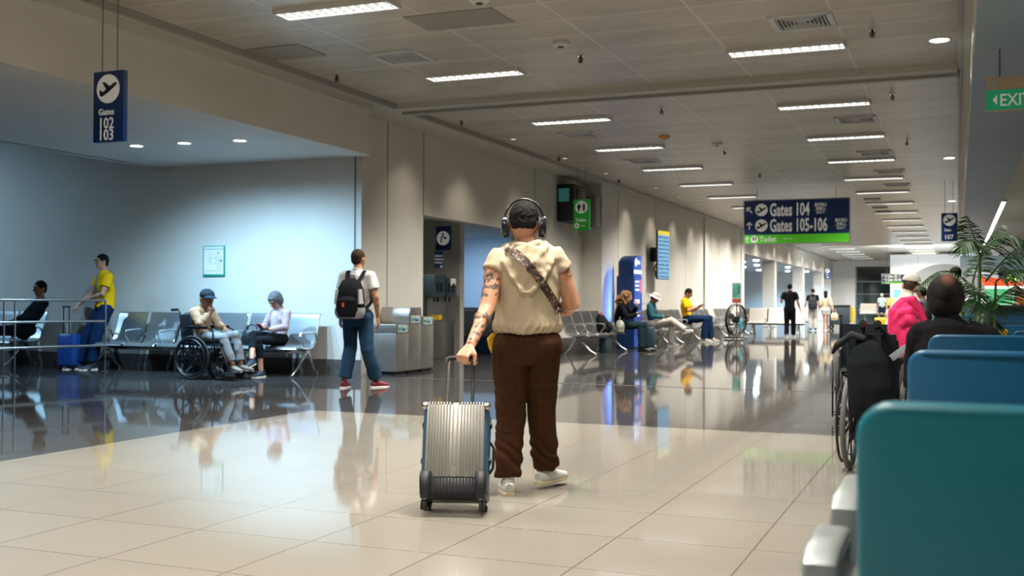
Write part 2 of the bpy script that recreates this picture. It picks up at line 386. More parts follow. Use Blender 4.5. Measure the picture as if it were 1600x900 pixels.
# square air diffusers
def air_vent(x, y, label, group=None, sx=.64, sy=.62):
    t = thing('air_vent', label, 'air vent', (x, y, 4.08), 0, group)
    fr = MB()
    for a, h in ((.5, .012), (.40, .014)):
        pass
    fr.box(-sx / 2, sx / 2, -sy / 2, -sy / 2 + .06, -.02, 0).box(-sx / 2, sx / 2, sy / 2 - .06, sy / 2, -.02, 0).box(-sx / 2, -sx / 2 + .06, -sy / 2, sy / 2, -.02, 0).box(sx / 2 - .06, sx / 2, -sy / 2, sy / 2, -.02, 0)
    fr.build('frame', WHITEP, t, False)
    MB().box(-sx / 2 + .06, sx / 2 - .06, -sy / 2 + .06, sy / 2 - .06, -.006, -.002).build('backing', BLACK, t, False)
    bl = MB()
    for k in range(6):      # nested square blades
        r_ = (sx / 2 - .075) * (1 - k / 6.2); q = r_ * sy / sx; d = .010
        for (x0, x1, y0, y1) in ((-r_, r_, -q, -q + d), (-r_, r_, q - d, q), (-r_, -r_ + d, -q, q), (r_ - d, r_, -q, q)): bl.box(x0, x1, y0, y1, -.028, -.006)
    bl.build('blade', WHITEP, t, False)
    return t
v0 = air_vent(-6.2, 11.58, 'square white air vent in the ceiling left of the second ceiling light')
copy_tree(v0, 'large white square air vent in the ceiling, top right, nearest the camera', (-1.5, 11.62, 4.08))
for (x, y, lb) in ((-6.15, 18.1, 'air vent in the left ceiling row between the first and second lights beyond the beam'), (-1.5, 18.15, 'air vent below the first right-hand light beyond the beam'),
                   (-6.05, 21.9, 'air vent in the left ceiling row between the second and third lights beyond the beam'), (-1.5, 22.3, 'air vent below the second right-hand light beyond the beam'),
                   (-1.4, 25.5, 'air vent below the third right-hand light beyond the beam'), (-1.4, 28.5, 'air vent below the fourth right-hand light beyond the beam')):
    copy_tree(v0, lb, (x, y, 4.08))
# small dark vents in the right row
for i, (u, v_) in enumerate(((1363, 311), (1369, 318), (1375, 324), (1381, 330))):
    p = G(u, v_, 4.08); tag(MB().box(p.x - .22, p.x + .22, p.y - .25, p.y + .25, 4.06, 4.082).build('ceiling_gap', BLACK, None, False), 'dark open rectangle in the right-hand ceiling before the far lights, %s from the camera' % ('nearest', 'second', 'third', 'fourth')[i], 'ceiling gap', 'dark open gaps in the ceiling')
# darker access panels
pm = mat('dull_tile', (.30, .27, .22), .45)
for (u, v_, lb) in ((432, 83, 'dull darker ceiling panel beside the left vent'), (717, 30, 'dull darker ceiling panel right of the nearest light')):
    p = G(u, v_, 4.08); tag(MB().box(p.x - .5, p.x + .5, p.y - .3, p.y + .3, 4.070, 4.081).build('ceiling_panel', pm, None, False), lb, 'ceiling panel')
# sprinklers, detectors
def sprinkler():
    t = thing('sprinkler', 'x', 'sprinkler', (0, 0, 4.08))
    MB().cyl((0, 0, 0), (0, 0, -.01), .045).build('rosette', CHROME, t)
    MB().cyl((0, 0, -.01), (0, 0, -.07), .014).rod([(-.022, 0, -.03), (-.028, 0, -.06), (0, 0, -.085)], .005, 6).rod([(.022, 0, -.03), (.028, 0, -.06), (0, 0, -.085)], .005, 6).build('nozzle', DARKMETAL, t)
    MB().cyl((0, 0, -.085), (0, 0, -.09), .03).build('deflector', DARKMETAL, t)
    return t
sp = [((-4.17, 12.3), 'small sprinkler head right of the round smoke detector'), ((-7.48, 12.2), 'sprinkler head in the ceiling above the left wall header'), ((-7.45, 15.98), 'sprinkler head near the left wall just beyond the beam'),
      ((-7.48, 20.7), 'sprinkler head near the left wall before the toilet sign'), ((-4.16, 16.1), 'sprinkler head mid ceiling just beyond the beam'), ((-4.17, 20.95), 'sprinkler head mid ceiling beside the second detector'),
      ((-.85, 12.25), 'sprinkler head right of the large top-right vent'), ((-.85, 16.15), 'sprinkler head at the right ceiling edge beyond the beam'), ((-.85, 20.85), 'sprinkler head at the right ceiling edge above the downlight'),
      ((-7.5, 25.0), 'sprinkler head behind the toilet sign'), ((-4.17, 25.0), 'sprinkler head mid ceiling left of the big gates sign')]
s0 = None
for (xy, lb) in sp:
    if s0 is None: s0 = sprinkler(); s0.location = (xy[0], xy[1], 4.08); s0['label'] = lb
    else: copy_tree(s0, lb, (xy[0], xy[1], 4.08))
def detector(x, y, lb, m=WHITEP, r=.1):
    t = thing('smoke_detector', lb, 'smoke detector', (x, y, 4.08))
    MB().loft([(0, 0, 0), (0, 0, -.03), (0, 0, -.045), (0, 0, -.05)], [r, r, r * .8, r * .3], n=20).build('housing', m, t)
    MB().cyl((0, 0, -.045), (0, 0, -.06), r * .35).build('sensor', BLACK if m is WHITEP else m, t)
detector(-4.17, 11.6, 'round white smoke detector above the walking man'); detector(-4.3, 9.62, 'round white detector at the top edge of the picture')
detector(-4.11, 19.96, 'small round detector beyond the ceiling beam'); detector(-4.8, 18.8, 'orange-yellow ceiling beacon above the seats', mat('amber', (.75, .42, .10), .5), .1)
# round downlights
DOWN = lamp('downlight_glow', (.92, .97, 1.0), L_DOWN)
def downlight(x, y, z, label, power, col, group=None, angle=115, blend=1, aim=(0, 0, -1), lampm=DOWN, r=.085, drop=0):
    t = thing('downlight', label, 'downlight', (x, y, z), 0, group)
    MB().torus((0, 0, -.003), (0, 0, 1), r + .012, .012, 24, 6).build('ring', WHITEP, t)
    (MB().loft([(0, 0, 0), (0, 0, -drop * .7), (0, 0, -drop)], [r, r * .9, r * .5], n=20) if drop else MB().cyl((0, 0, -.006), (0, 0, .0), r, 24)).build('lens', lampm, t)
    if power:
        s_ = spot('downlight_beam', (0, 0, -.03 - drop * 1.3), power, col, angle, blend, .07, aim); s_.parent = t
    return t
for i, (x, y, lb) in enumerate(((-10.93, 12.4, 'leftmost of the three round downlights over the silver bench'), (-10.1, 12.42, 'middle of the three round downlights over the silver bench'), (-9.21, 12.49, 'rightmost of the three round downlights over the silver bench'))):
    downlight(x, y, 3.36, lb, P_ALCOVE, COOL, aim=(.05, .30, -1), angle=135)
downlight(-18.5, 11.0, 4.6, 'added unseen downlight brightening the far-left wall beyond the alcove ceiling', 1100, COOL, angle=150, aim=(.1, .3, -1))  # lamp added out of view to lift the dark far-left wall
downlight(-9.6, 5.5, 3.36, 'added downlight in the white alcove ceiling, out of view to the left', P_ALCOVE * .5, COOL, aim=(0, .1, -1), angle=140)  # extra alcove lamp, set out of view and kept for its light
downlight(-.19, 13.0, 4.08, 'bright round downlight at the top right before the beam', P_BAND, NEUTRAL, lampm=DOWN, r=.1)
downlight(-.16, 23.6, 4.08, 'round downlight beyond the beam at the right ceiling edge', P_BAND, NEUTRAL, r=.1)
downlight(-.16, 33.5, 4.08, 'small round downlight above the gate 107 sign', P_BAND, NEUTRAL, r=.1)
for y in (43.5, 53.5, 63.5): downlight(-.16, y, 4.08, 'tiny round downlight far along the right ceiling edge', P_BAND, NEUTRAL, 'far downlights at the right ceiling edge', r=.1)
for (x, y) in ((-9.3, 49), (-9.35, 55), (-9.3, 59.5), (-9.35, 66), (-9.3, 70), (-9.4, 75), (-10.4, 57), (-10.5, 62), (-10.6, 67.5), (-10.5, 74), (-11.8, 65), (-11.9, 71), (-11.8, 75), (-13.5, 52), (-16, 62)):
    downlight(x, y, 3.3, 'round cool downlight in the low ceiling behind the columns', P_HALL, COOL, 'downlights behind the far columns', angle=150, r=.15, drop=.07)  # lenses enlarged and domed downward to imitate the bloom of the lamps
# wall washers in the border strip, set back in their cans
WASH = lamp('washer_glow', WARM, 1.2)
for i, y in enumerate((16.0, 18.2, 21.0, 23.8, 27.3, 29.8, 32.3, 34.8, 38.4, 41.0)):
    x = XA + 1.05 if y < YP else XB + .80
    t = thing('wall_washer', 'small recessed wall washer lamp in the ceiling border by the left wall', 'downlight', (x, y, 4.03 if x < -7.8 else 4.08), 0, 'recessed wall washers along the left wall')
    MB().torus((0, 0, 0), (0, 0, 1), .05, .006, 20, 6).build('ring', WHITEP, t)
    MB().cyl((0, 0, -.003), (0, 0, .0), .045, 16).build('lens', WASH, t)
    s_ = spot('washer_beam', (0, 0, -.02), P_WASH, WARM, 84, 1, .12, (-.40, 0, -1)); s_.parent = t
for y in (47, 52, 57, 62, 67, 72):
    t = thing('wall_washer', 'small recessed wall washer lamp above the far header', 'downlight', (XB + .32, y, 4.03), 0, 'recessed wall washers above the far header')
    MB().cyl((0, 0, -.003), (0, 0, .0), .045, 12).build('lens', WASH, t)
    s_ = spot('washer_beam', (0, 0, -.02), P_WASH * .5, WARM, 85, 1, .12, (-.28, 0, -1)); s_.parent = t
# niche lamp
downlight(-11.5, 24.0, 2.82, 'round downlight inside the niche beside the drinking station', 420, (.55, .76, 1.0), angle=160, aim=(0, .35, -1))
downlight(-9.6, 18.2, 2.82, 'round downlight over the drinking water dispenser', 130, NEUTRAL, angle=150)
# hall lamps on the right
def tube_row(x, y0, y1, z, label):
    t = thing('linear_light', label, 'ceiling light', (x, y0, z))
    MB().box(-.10, .10, 0, y1 - y0, -.05, 0).build('housing', WHITEP, t, False)
    k = int((y1 - y0) / 1.5)
    for i in range(k): MB().box(-.075, .075, i * 1.5 + .05, i * 1.5 + 1.42, -.06, -.045).build('tube', lamp('linear_glow', (.95, .98, 1), 7), t, False)
tube_row(1.12, 32.2, 66, 3.945, 'long line of white ceiling tubes running away at the right')
for (x, y) in ((3.5, 6), (6.5, 6), (3.5, 14), (6.5, 14), (3.5, 24), (7, 24), (4, 34), (8, 34), (4, 46), (8, 46)):
    copy_tree(base_t, 'louvred ceiling light over the seating hall at the right', (x, y, 3.95), group='louvred ceiling lights over the right hall')
# ------------------------------------------------------------------ signs
def plane_pict(cx, cz, s, y=-.0, rot=0.0):
    """side view of a departing aircraft, as outline polygons in x/z"""
    fus = [(-.37, -.19), (-.33, -.26), (-.24, -.26), (-.02, -.15), (.32, .08), (.40, .17), (.36, .22), (.26, .19), (-.06, .00), (-.24, -.12), (-.31, -.04), (-.38, -.05)]
    wing = [(.10, .08), (-.16, .25), (-.25, .23), (-.09, .00), (.02, -.02)]
    out = []
    for P in (fus, wing):
        out.append([(cx + s * (a * math.cos(rot) - b * math.sin(rot)), y, cz + s * (a * math.sin(rot) + b * math.cos(rot))) for a, b in P])
    return out
def hang_wires(t, xs, z0, z1):
    for x in xs: MB().cyl((x, 0, z0), (x, 0, z1), .005, 6).build('suspension_wire', WIRE, t)
def blade_sign(name, loc, lines, label, m=SIGNBLUE, w=.36, h=.67, ztop=4.08, pict='plane', rz=0):
    """hanging sign, faces -y (towards the camera); loc z = bottom"""
    t = thing(name, label, 'sign', loc, rz)
    MB().box(-w / 2, w / 2, -.03, .03, 0, h).build('panel', m, t, bevel=.004)
    hang_wires(t, (-w * .28, w * .22), h, ztop - loc[2])
    MB().poly(disc_pts(0, h - w * .47, w * .38, -.034), .004, (0, -1, 0)).build('roundel', SIGNWHITE, t, False)
    pc = MB()
    if pict == 'plane':
        for P in plane_pict(0, h - w * .47, w * .74, -.037): pc.poly(P, .003, (0, -1, 0))
    else:
        for sx in (-1, 1):
            cx = sx * w * .16; cz = h - w * .47
            pc.poly(disc_pts(cx, cz + w * .23, w * .045, -.037, 10), .003, (0, -1, 0))
            pc.poly([(cx - .03, -.037, cz + w * .16), (cx + .03, -.037, cz + w * .16), (cx + (.045 if sx < 0 else .028), -.037, cz - .02), (cx + .022, -.037, cz - .03), (cx + .018, -.037, cz - w * .25), (cx - .018, -.037, cz - w * .25), (cx - .022, -.037, cz - .03), (cx - (.045 if sx < 0 else .028), -.037, cz - .02)][::-1], .003, (0, -1, 0))
        pc.box(-.003, .003, -.038, -.034, h - w * .75, h - w * .18)
    pc.build('pictogram', BLACK, t, False)
    tx = MB()
    for (s_, size, x, z, sx) in lines: text_into(tx, s_, size, T(x, -.034, z), sx, bold=.0015)
    tx.build('lettering', SIGNWHITE, t, False)
    return t
p = G(172, 224, 2.63)
def at_depth(u, v, z): return G(u, v, z)
def sgn(u, v, z): q = G(u, v, z); return (q.x, q.y, z)
blade_sign('hanging_sign', sgn(172, 222, 2.63), [('Gates', .085, -.115, .255, .95), ('102', .15, -.115, .125, .85), ('103', .15, -.115, .015, .85)], 'tall blue hanging sign with white plane roundel and gates 102 and 103')
tsg = blade_sign('hanging_sign', sgn(909, 360, 2.69), [('Toilet', .10, -.125, .19, .95)], 'green hanging toilet sign with man and woman roundel', SIGNGREEN, pict='toilet')
wcp = MB().poly(disc_pts(-.10, .10, .058, -.034, 18), .004, (0, -1, 0)); wcp.build('accessible_roundel', SIGNWHITE, tsg, False)
MB().torus((-.10, -.038, .088), (0, 1, 0), .026, .005, 14, 4).rod([(-.112, -.038, .135), (-.108, -.038, .10), (-.08, -.038, .10), (-.07, -.038, .075)], .005, 5).build('wheelchair_pictogram', BLACK, tsg, False)
t5 = MB(); text_into(t5, '화장실', .035, T(.0, -.034, .085), .9); t5.build('small_lettering', SIGNWHITE, tsg, False)
blade_sign('hanging_sign', sgn(1483.5, 377, 2.62), [('Gate', .085, -.12, .24, .95), ('107', .15, -.12, .05, .95)], 'blue hanging sign with white plane roundel reading gate 107')
blade_sign('hanging_sign', sgn(1293, 436, 2.62), [('Gates', .085, -.115, .24, .95), ('104', .15, -.115, .05, .95)], 'tiny far blue hanging sign before the columns')
# drinking fountain sign
q = AY(693, 391, 20.1)
t = thing('hanging_sign', 'square-topped blue sign with white drinking fountain roundel by the dark dispenser', 'sign', (q.x, 20.1, q.z))
MB().box(-.17, .17, -.02, .02, 0, .49).build('panel', SIGNBLUE, t, bevel=.004)
MB().poly(disc_pts(0, .245, .145, -.024), .004, (0, -1, 0)).build('roundel', SIGNWHITE, t, False)
pc = MB().poly(disc_pts(.0, .335, .022, -.028, 12), .003, (0, -1, 0))
pc.poly([(-.055, -.028, .15), (-.03, -.028, .15), (-.025, -.028, .245), (.01, -.028, .30), (-.01, -.028, .325), (-.05, -.028, .26)], .003, (0, -1, 0))
pc.poly([(-.01, -.028, .285), (.03, -.028, .245), (.045, -.028, .255), (.0, -.028, .31)], .003, (0, -1, 0)).poly([(.02, -.028, .225), (.075, -.028, .225), (.085, -.028, .27), (.03, -.028, .27)], .003, (0, -1, 0))
pc.build('pictogram', SIGNBLUE, t, False)
MB().cyl((0, .02, .4), (0, .49, .4), .012).build('bracket', WIRE, t)
q = AY(685.5, 419, 20.58)
t = thing('notice', 'small pale blue notice under the fountain sign', 'notice', (q.x, 20.59, q.z))
MB().box(-.10, .10, -.006, 0, 0, .36).build('sheet', mat('notice_blue', (.10, .24, .50), .5), t, False)
tx = MB(); [text_into(tx, s_, .05, T(0, -.008, z), .8, align='CENTER', bold=.002) for s_, z in (('THIS WAY', .24), ('PLEASE USE', .17), ('PROPERLY', .10))]; tx.box(.03, .09, -.008, -.006, .01, .06)
tx.build('lettering', SIGNWHITE, t, False)

# big gates sign
def big_sign(u, v, z, label, w, h, lines=True):
    q = G(u, v, z); t = thing('gates_sign', label, 'sign', (q.x, q.y, z))
    fr = MB().box(-w / 2, w / 2, -.05, .05, 0, h); fr.build('frame', ALU, t, bevel=.006)
    MB().box(-w / 2 + .025, w / 2 - .025, -.056, -.048, h * .215, h - .03).build('blue_panel', SIGNBLUE, t, False)
    MB().box(-w / 2 + .025, w / 2 - .025, -.056, -.048, .025, h * .215).build('green_panel', SIGNLIME, t, False)
    hang_wires(t, (-w * .37, w * .37), h, 4.08 - z)
    tx = MB(); rd = MB(); pk = MB()
    def arrow(cx, cz, s, ang):
        Mx = T(cx, -.058, cz) @ RY(-ang)
        for P in ([(-.07, 0, -.5), (.07, 0, -.5), (.07, 0, .2), (-.07, 0, .2)], [(0, 0, .5), (-.36, 0, .12), (-.26, 0, .02), (0, 0, .3), (.26, 0, .02), (.36, 0, .12)]):
            tx.poly([Mx @ (V(a) * s) for a in P], .003, (0, -1, 0))
    k = h / 1.15
    rows = [(h * .77, ('Gates 104'), (h * .80), .80), (h * .42, ('Gates 105-106'), h * .42, 1.33)]
    for i, (cz, s_, _, xj) in enumerate(rows):
        arrow(-w / 2 + .15 * k, cz, .21 * k, PI / 4 if i == 0 else 0)
        rd.poly(disc_pts(-w / 2 + .46 * k, cz, .16 * k, -.058), .003, (0, -1, 0))
        for P in plane_pict(-w / 2 + .46 * k, cz, .32 * k, -.061): pk.poly(P, .003, (0, -1, 0))
        text_into(tx, s_, .46 * k, T(-w / 2 + .67 * k, -.058, cz - .16 * k), .525, bold=.013)
        xx = -w / 2 + (1.78 if i == 0 else 2.28) * k
        for ln, zz in (('登機閘口', .10), ('搭乗口', .0), ('탑승구', -.10)): text_into(tx, ln, .085 * k, T(xx + .16 * k, -.058, cz + zz * k - .03 * k), .9, align='CENTER', bold=.001)
        for zz in (.055, -.045): tx.box(xx, xx + .31 * k, -.060, -.056, cz + zz * k, cz + zz * k + .006)
    arrow(-w / 2 + .10 * k, h * .115, .15 * k, 0); rd.poly(disc_pts(-w / 2 + .28 * k, h * .115, .095 * k, -.058), .003, (0, -1, 0))
    for sx in (-1, 1):
        cx = -w / 2 + .28 * k + sx * .03 * k; pk.box(cx - .014, cx + .014, -.062, -.058, h * .115 - .03, h * .115 + .035); pk.poly(disc_pts(cx, h * .115 + .05 * k, .014, -.061, 8), .003, (0, -1, 0))
    text_into(tx, 'Toilet', .19 * k, T(-w / 2 + .41 * k, -.058, h * .06), .95, bold=.003)
    text_into(tx, '廁所 화장실', .05 * k, T(-w / 2 + 1.02 * k, -.058, h * .10), .9)
    tx.build('lettering', SIGNWHITE, t, False); rd.build('roundel', SIGNWHITE, t, False); pk.build('pictogram', BLACK, t, False)
    return t
big_sign(1244, 381, 2.65, 'large blue and green hanging sign reading gates 104, gates 105-106 and toilet', 2.66, 1.15)
big_sign(1410, 443.5, 2.12, 'far small blue and green hanging gates sign above the white cap woman', 1.95, .50)
# exit sign under the right soffit
q = AY(1541, 175, 11.5)
t = thing('exit_sign', 'green exit sign with tan header hanging under the right soffit', 'sign', (q.x, 11.5, q.z))
MB().box(0, .62, -.03, .03, 0, .33).build('housing', mat('tan_board', (.55, .42, .28), .5), t, bevel=.003)
MB().box(.0, .62, -.036, -.028, .01, .20).build('green_panel', mat('exit_green', (.01, .22, .10), .4, emit=(.02, .42, .18), estr=.25), t, False)
tx = MB(); text_into(tx, 'EXIT', .165, T(.115, -.038, .045), .82, bold=.002); text_into(tx, '▶', .01, T(.5, -.038, .05)); tx.poly([(.055, -.038, .105), (.095, -.038, .155), (.095, -.038, .055)], .002, (0, -1, 0))
tx.box(.44, .56, -.038, -.035, .04, .17); tx.build('lettering', SIGNWHITE, t, False)
MB().box(.02, .10, -.033, -.03, .23, .31).build('sticker', mat('sticker_grey', (.5, .45, .38), .5), t, False)
for x in (.12, .5): MB().cyl((x, 0, .33), (x, 0, 3.6 - q.z), .008, 6).build('suspension_wire', WIRE, t)

# evacuation plan on the alcove wall
q = AY(335, 432, YB); q2 = AY(318, 390, YB)
t = thing('evacuation_plan', 'green framed floor plan poster on the pale blue wall', 'poster', (q.x, YB - .002, q.z))
w_ = 2 * (q.x - q2.x); h_ = q2.z - q.z
w_ = .43; h_ = .50
MB().box(-w_ / 2, w_ / 2, -.02, 0, 0, h_).build('frame', mat('frame_green', (.01, .33, .24), .4), t, bevel=.003)
MB().box(-w_ / 2 + .022, w_ / 2 - .022, -.024, -.018, .035, h_ - .06).box(-w_ / 2 + .022, w_ / 2 - .022, -.024, -.018, h_ - .05, h_ - .015).build('sheet', mat('paper', (.78, .80, .78), .6), t, False)
ln = MB()
for (x0, x1, z0, z1) in ((-.08, .01, .36, .363), (-.08, -.077, .27, .36), (-.06, .05, .30, .304), (-.06, -.056, .20, .30), (.0, .05, .2, .204), (.046, .05, .2, .34), (-.12, -.06, .25, .253), (-.16, .06, .10, .103), (-.16, .04, .08, .083), (.075, .078, .04, .43)): ln.box(x0, x1, -.026, -.023, z0, z1)
for k in range(8): ln.box(.09, .17, -.026, -.023, .08 + k * .035, .085 + k * .035)
ln.box(.09, .11, -.026, -.023, .37, .40).box(.13, .17, -.026, -.023, .24, .27); ln.build('drawing', mat('ink', (.10, .18, .18), .6), t, False)

# departures board and flap box by the toilet sign
q = AX(1036, 437, -7.75); q2 = AX(1036, 362, -7.75)
yc = (29.27 + 30.4) / 2 - .15
t = thing('departures_screen', 'tall narrow pale blue flight information screen on the left wall', 'screen', (-7.62, yc + .1, 1.78), math.radians(-10))
W_ = .80; H_ = 1.38
MB().box(-.06, -.01, -W_ / 2, W_ / 2, 0, H_).build('casing', BLACK, t, bevel=.006)
MB().box(-.01, -.002, -W_ / 2 + .02, W_ / 2 - .02, .02, H_ - .14).build('display', mat('screen_blue', (.05, .1, .15), .3, emit=(.25, .52, .80), estr=.75), t, False)
MB().box(-.01, -.001, -W_ / 2 + .02, W_ / 2 - .02, H_ - .14, H_ - .02).build('header_strip', mat('screen_yellow', (.3, .25, .02), .3, emit=(.85, .68, .08), estr=.7), t, False)
rw = MB()
for k in range(11):
    z = .06 + k * .11
    for j in range(6): 
        y0 = -W_ / 2 + .05 + j * .12; rw.box(-.002, .001, y0, y0 + random.uniform(.05, .10), z, z + .035)
rw.build('row_lettering', mat('screen_dark', (.01, .02, .06), .4), t, False)
MB().box(-.36, -.06, -.12, .12, .5, .9).box(-.14, -.06, -.3, -.1, .05, .2).rod([(-.12, -.25, .1), (-.2, -.2, .3), (-.2, 0, .5)], .02).build('wall_bracket', BLACK, t)
q = AX(889, 336, -8.35)
t = thing('speaker_cabinet', 'black wall box hanging behind the green toilet sign', 'speaker', (-8.495, 23.9, 2.98))
MB().box(.0, .42, -.5, .45, 0, .85).build('housing', BLACK, t, bevel=.02)
MB().box(.42, .46, -.35, .25, .1, .75).build('grille', DARKMETAL, t, bevel=.01)
MB().box(.05, .3, -.52, -.5, .45, .75).build('display', mat('green_screen', (.01, .04, .04), .3, emit=(.05, .25, .22), estr=.25), t, False)
t = thing('wall_box', 'grey wall-mounted box right of the black speaker', 'box', (-8.42, 24.98, 2.90))
MB().box(0, .40, -.22, .22, .05, .78).build('housing', mat('box_grey', (.20, .19, .17), .4, .3), t, bevel=.01)
MB().box(.05, .36, -.23, -.22, .1, .72).build('door', mat('box_grey2', (.26, .25, .22), .35, .3), t, bevel=.005)

# ------------------------------------------------------------------ seating
def seat_profile(k=1.0):
    pr = [(-.42, .93), (-.40, .90), (-.345, .74), (-.285, .58), (-.235, .475), (-.19, .435), (-.10, .415), (.05, .42), (.18, .44), (.23, .43), (.255, .40)]
    return pr
def smooth_prof(pr, n=4):
    out = []
    for i in range(len(pr) - 1):
        p0 = pr[max(i - 1, 0)]; p1 = pr[i]; p2 = pr[i + 1]; p3 = pr[min(i + 2, len(pr) - 1)]
        for j in range(n):
            t = j / n
            out.append(tuple(.5 * (2 * p1[a] + (p2[a] - p0[a]) * t + (2 * p0[a] - 5 * p1[a] + 4 * p2[a] - p3[a]) * t * t + (3 * p1[a] - p0[a] - 3 * p2[a] + p3[a]) * t ** 3) for a in (0, 1)))
    out.append(pr[-1]); return out
def bench(name, label, n, pitch, loc, rz, seatm, framem, arms='all', group=None, legs=None, cat='bench', ribs=False):
    t = thing(name, label, cat, loc, rz, group)
    w = n * pitch; pr = smooth_prof(seat_profile(), 3)
    for i in range(n):
        xc = -w / 2 + pitch * (i + .5); hw = pitch / 2 - .035
        sm = MB().sheet(pr, xc - hw, xc + hw, .012)
        if ribs:
            for z0 in (.10, .35, .6, .8):
                pass
        s_ = sm.build('seat', seatm, t)
        for sx in (-1, 1): MB().loft([(xc + sx * hw, y - .004, z - .004) for y, z in pr], (.011, .016), side=(1, 0, 0), n=8).build('side_rail', framem, s_)
    xs = {'all': [-w / 2 + pitch * i for i in range(n + 1)], 'ends': [-w / 2, w / 2], 'none': []}[arms]
    for x in xs:
        a = MB().rod([(x, -.28, .53), (x, -.22, .64), (x, -.16, .665), (x, .10, .655), (x, .17, .645), (x, .195, .61), (x, .17, .55), (x, .08, .44)], .014, 8)
        a.build('armrest', framem, t)
    MB().box(-w / 2 + .05, w / 2 - .05, -.10, -.02, .33, .40).build('beam', framem, t, bevel=.01)
    for x in (legs or (-w / 2 + pitch * .35, w / 2 - pitch * .35)):
        l = MB()
        l.loft([(x, -.06, .38), (x, .02, .30), (x, .22, .10), (x, .36, .03)], [(.028, .04), (.024, .03), (.018, .022), (.022, .014)], side=(1, 0, 0), n=10)
        l.loft([(x, -.06, .38), (x, -.12, .30), (x, -.24, .10), (x, -.34, .03)], [(.028, .04), (.024, .03), (.018, .022), (.022, .014)], side=(1, 0, 0), n=10)
        l.cyl((x, .355, 0), (x, .355, .035), .026).cyl((x, -.335, 0), (x, -.335, .035), .026)
        l.build('leg', framem, t)
    return t
perf = mat('perforated_steel', (.44, .50, .54), .28, .78, bump=.05, bscale=220)
bench('metal_bench', 'long silver perforated bench against the pale blue wall', 6, .663, (-11.07, 14.02, 0), PI, perf, CHROME, legs=(-1.95, -.02, 1.9))
bench('metal_bench', 'silver bench seat at the far left behind the railing', 2, .66, (-15.25, 14.02, 0), PI, perf, CHROME)
darkseat = mat('dark_grey_seat', (.085, .082, .078), .38, .4, var=.08, vscale=8)
specs = [(23.3, 4, 'nearest dark grey bench by the left wall, holding the black bags'), (27.3, 3, 'dark grey bench beside the blue kiosk, second from the camera'), (30.6, 4, 'dark grey bench under the flight screen with the yellow polo man'),
         (34.6, 4, 'dark grey bench before the pilaster, beyond the yellow polo man'), (38.4, 4, 'farthest dark grey bench before the round fan')]
for (yc, n, lb) in specs:
    bench('airport_bench', lb, n, .70, (-7.33 if yc > 25 else -7.5, yc, 0), -PI / 2, darkseat, ALU)
pale = mat('pale_seat', (.38, .365, .33), .35, .5)
def px_on_y(u, y): return AY(u, 480, y).x
b1 = bench('metal_bench', 'pale silver bench facing the aisle, left of the man in black', 3, .70, (-6.15, 40.4, 0), PI, pale, ALU)
copy_tree(b1, 'pale silver bench back to back with the aisle bench, seats away from the camera', (-6.35, 41.3, 0), 0)
copy_tree(b1, 'pale silver bench glimpsed between the man in black and the backpacker', (-6.6, 47.0, 0), PI)
copy_tree(b1, 'pale silver bench behind the columns near the seated woman', (-9.9, 45.2, 0), PI * .5)
b2 = bench('metal_bench', 'two-seat pale bench before the dark night window', 2, .9, (-4.9, 74.5, 0), PI, mat('beige_seat', (.22, .20, .165), .5), ALU)
b2.scale = (1.2, 1.2, 1.2)
copy_tree(b2, 'pale bench at the night window, right of the two-seat one', (-2.55, 74.5, 0), PI)

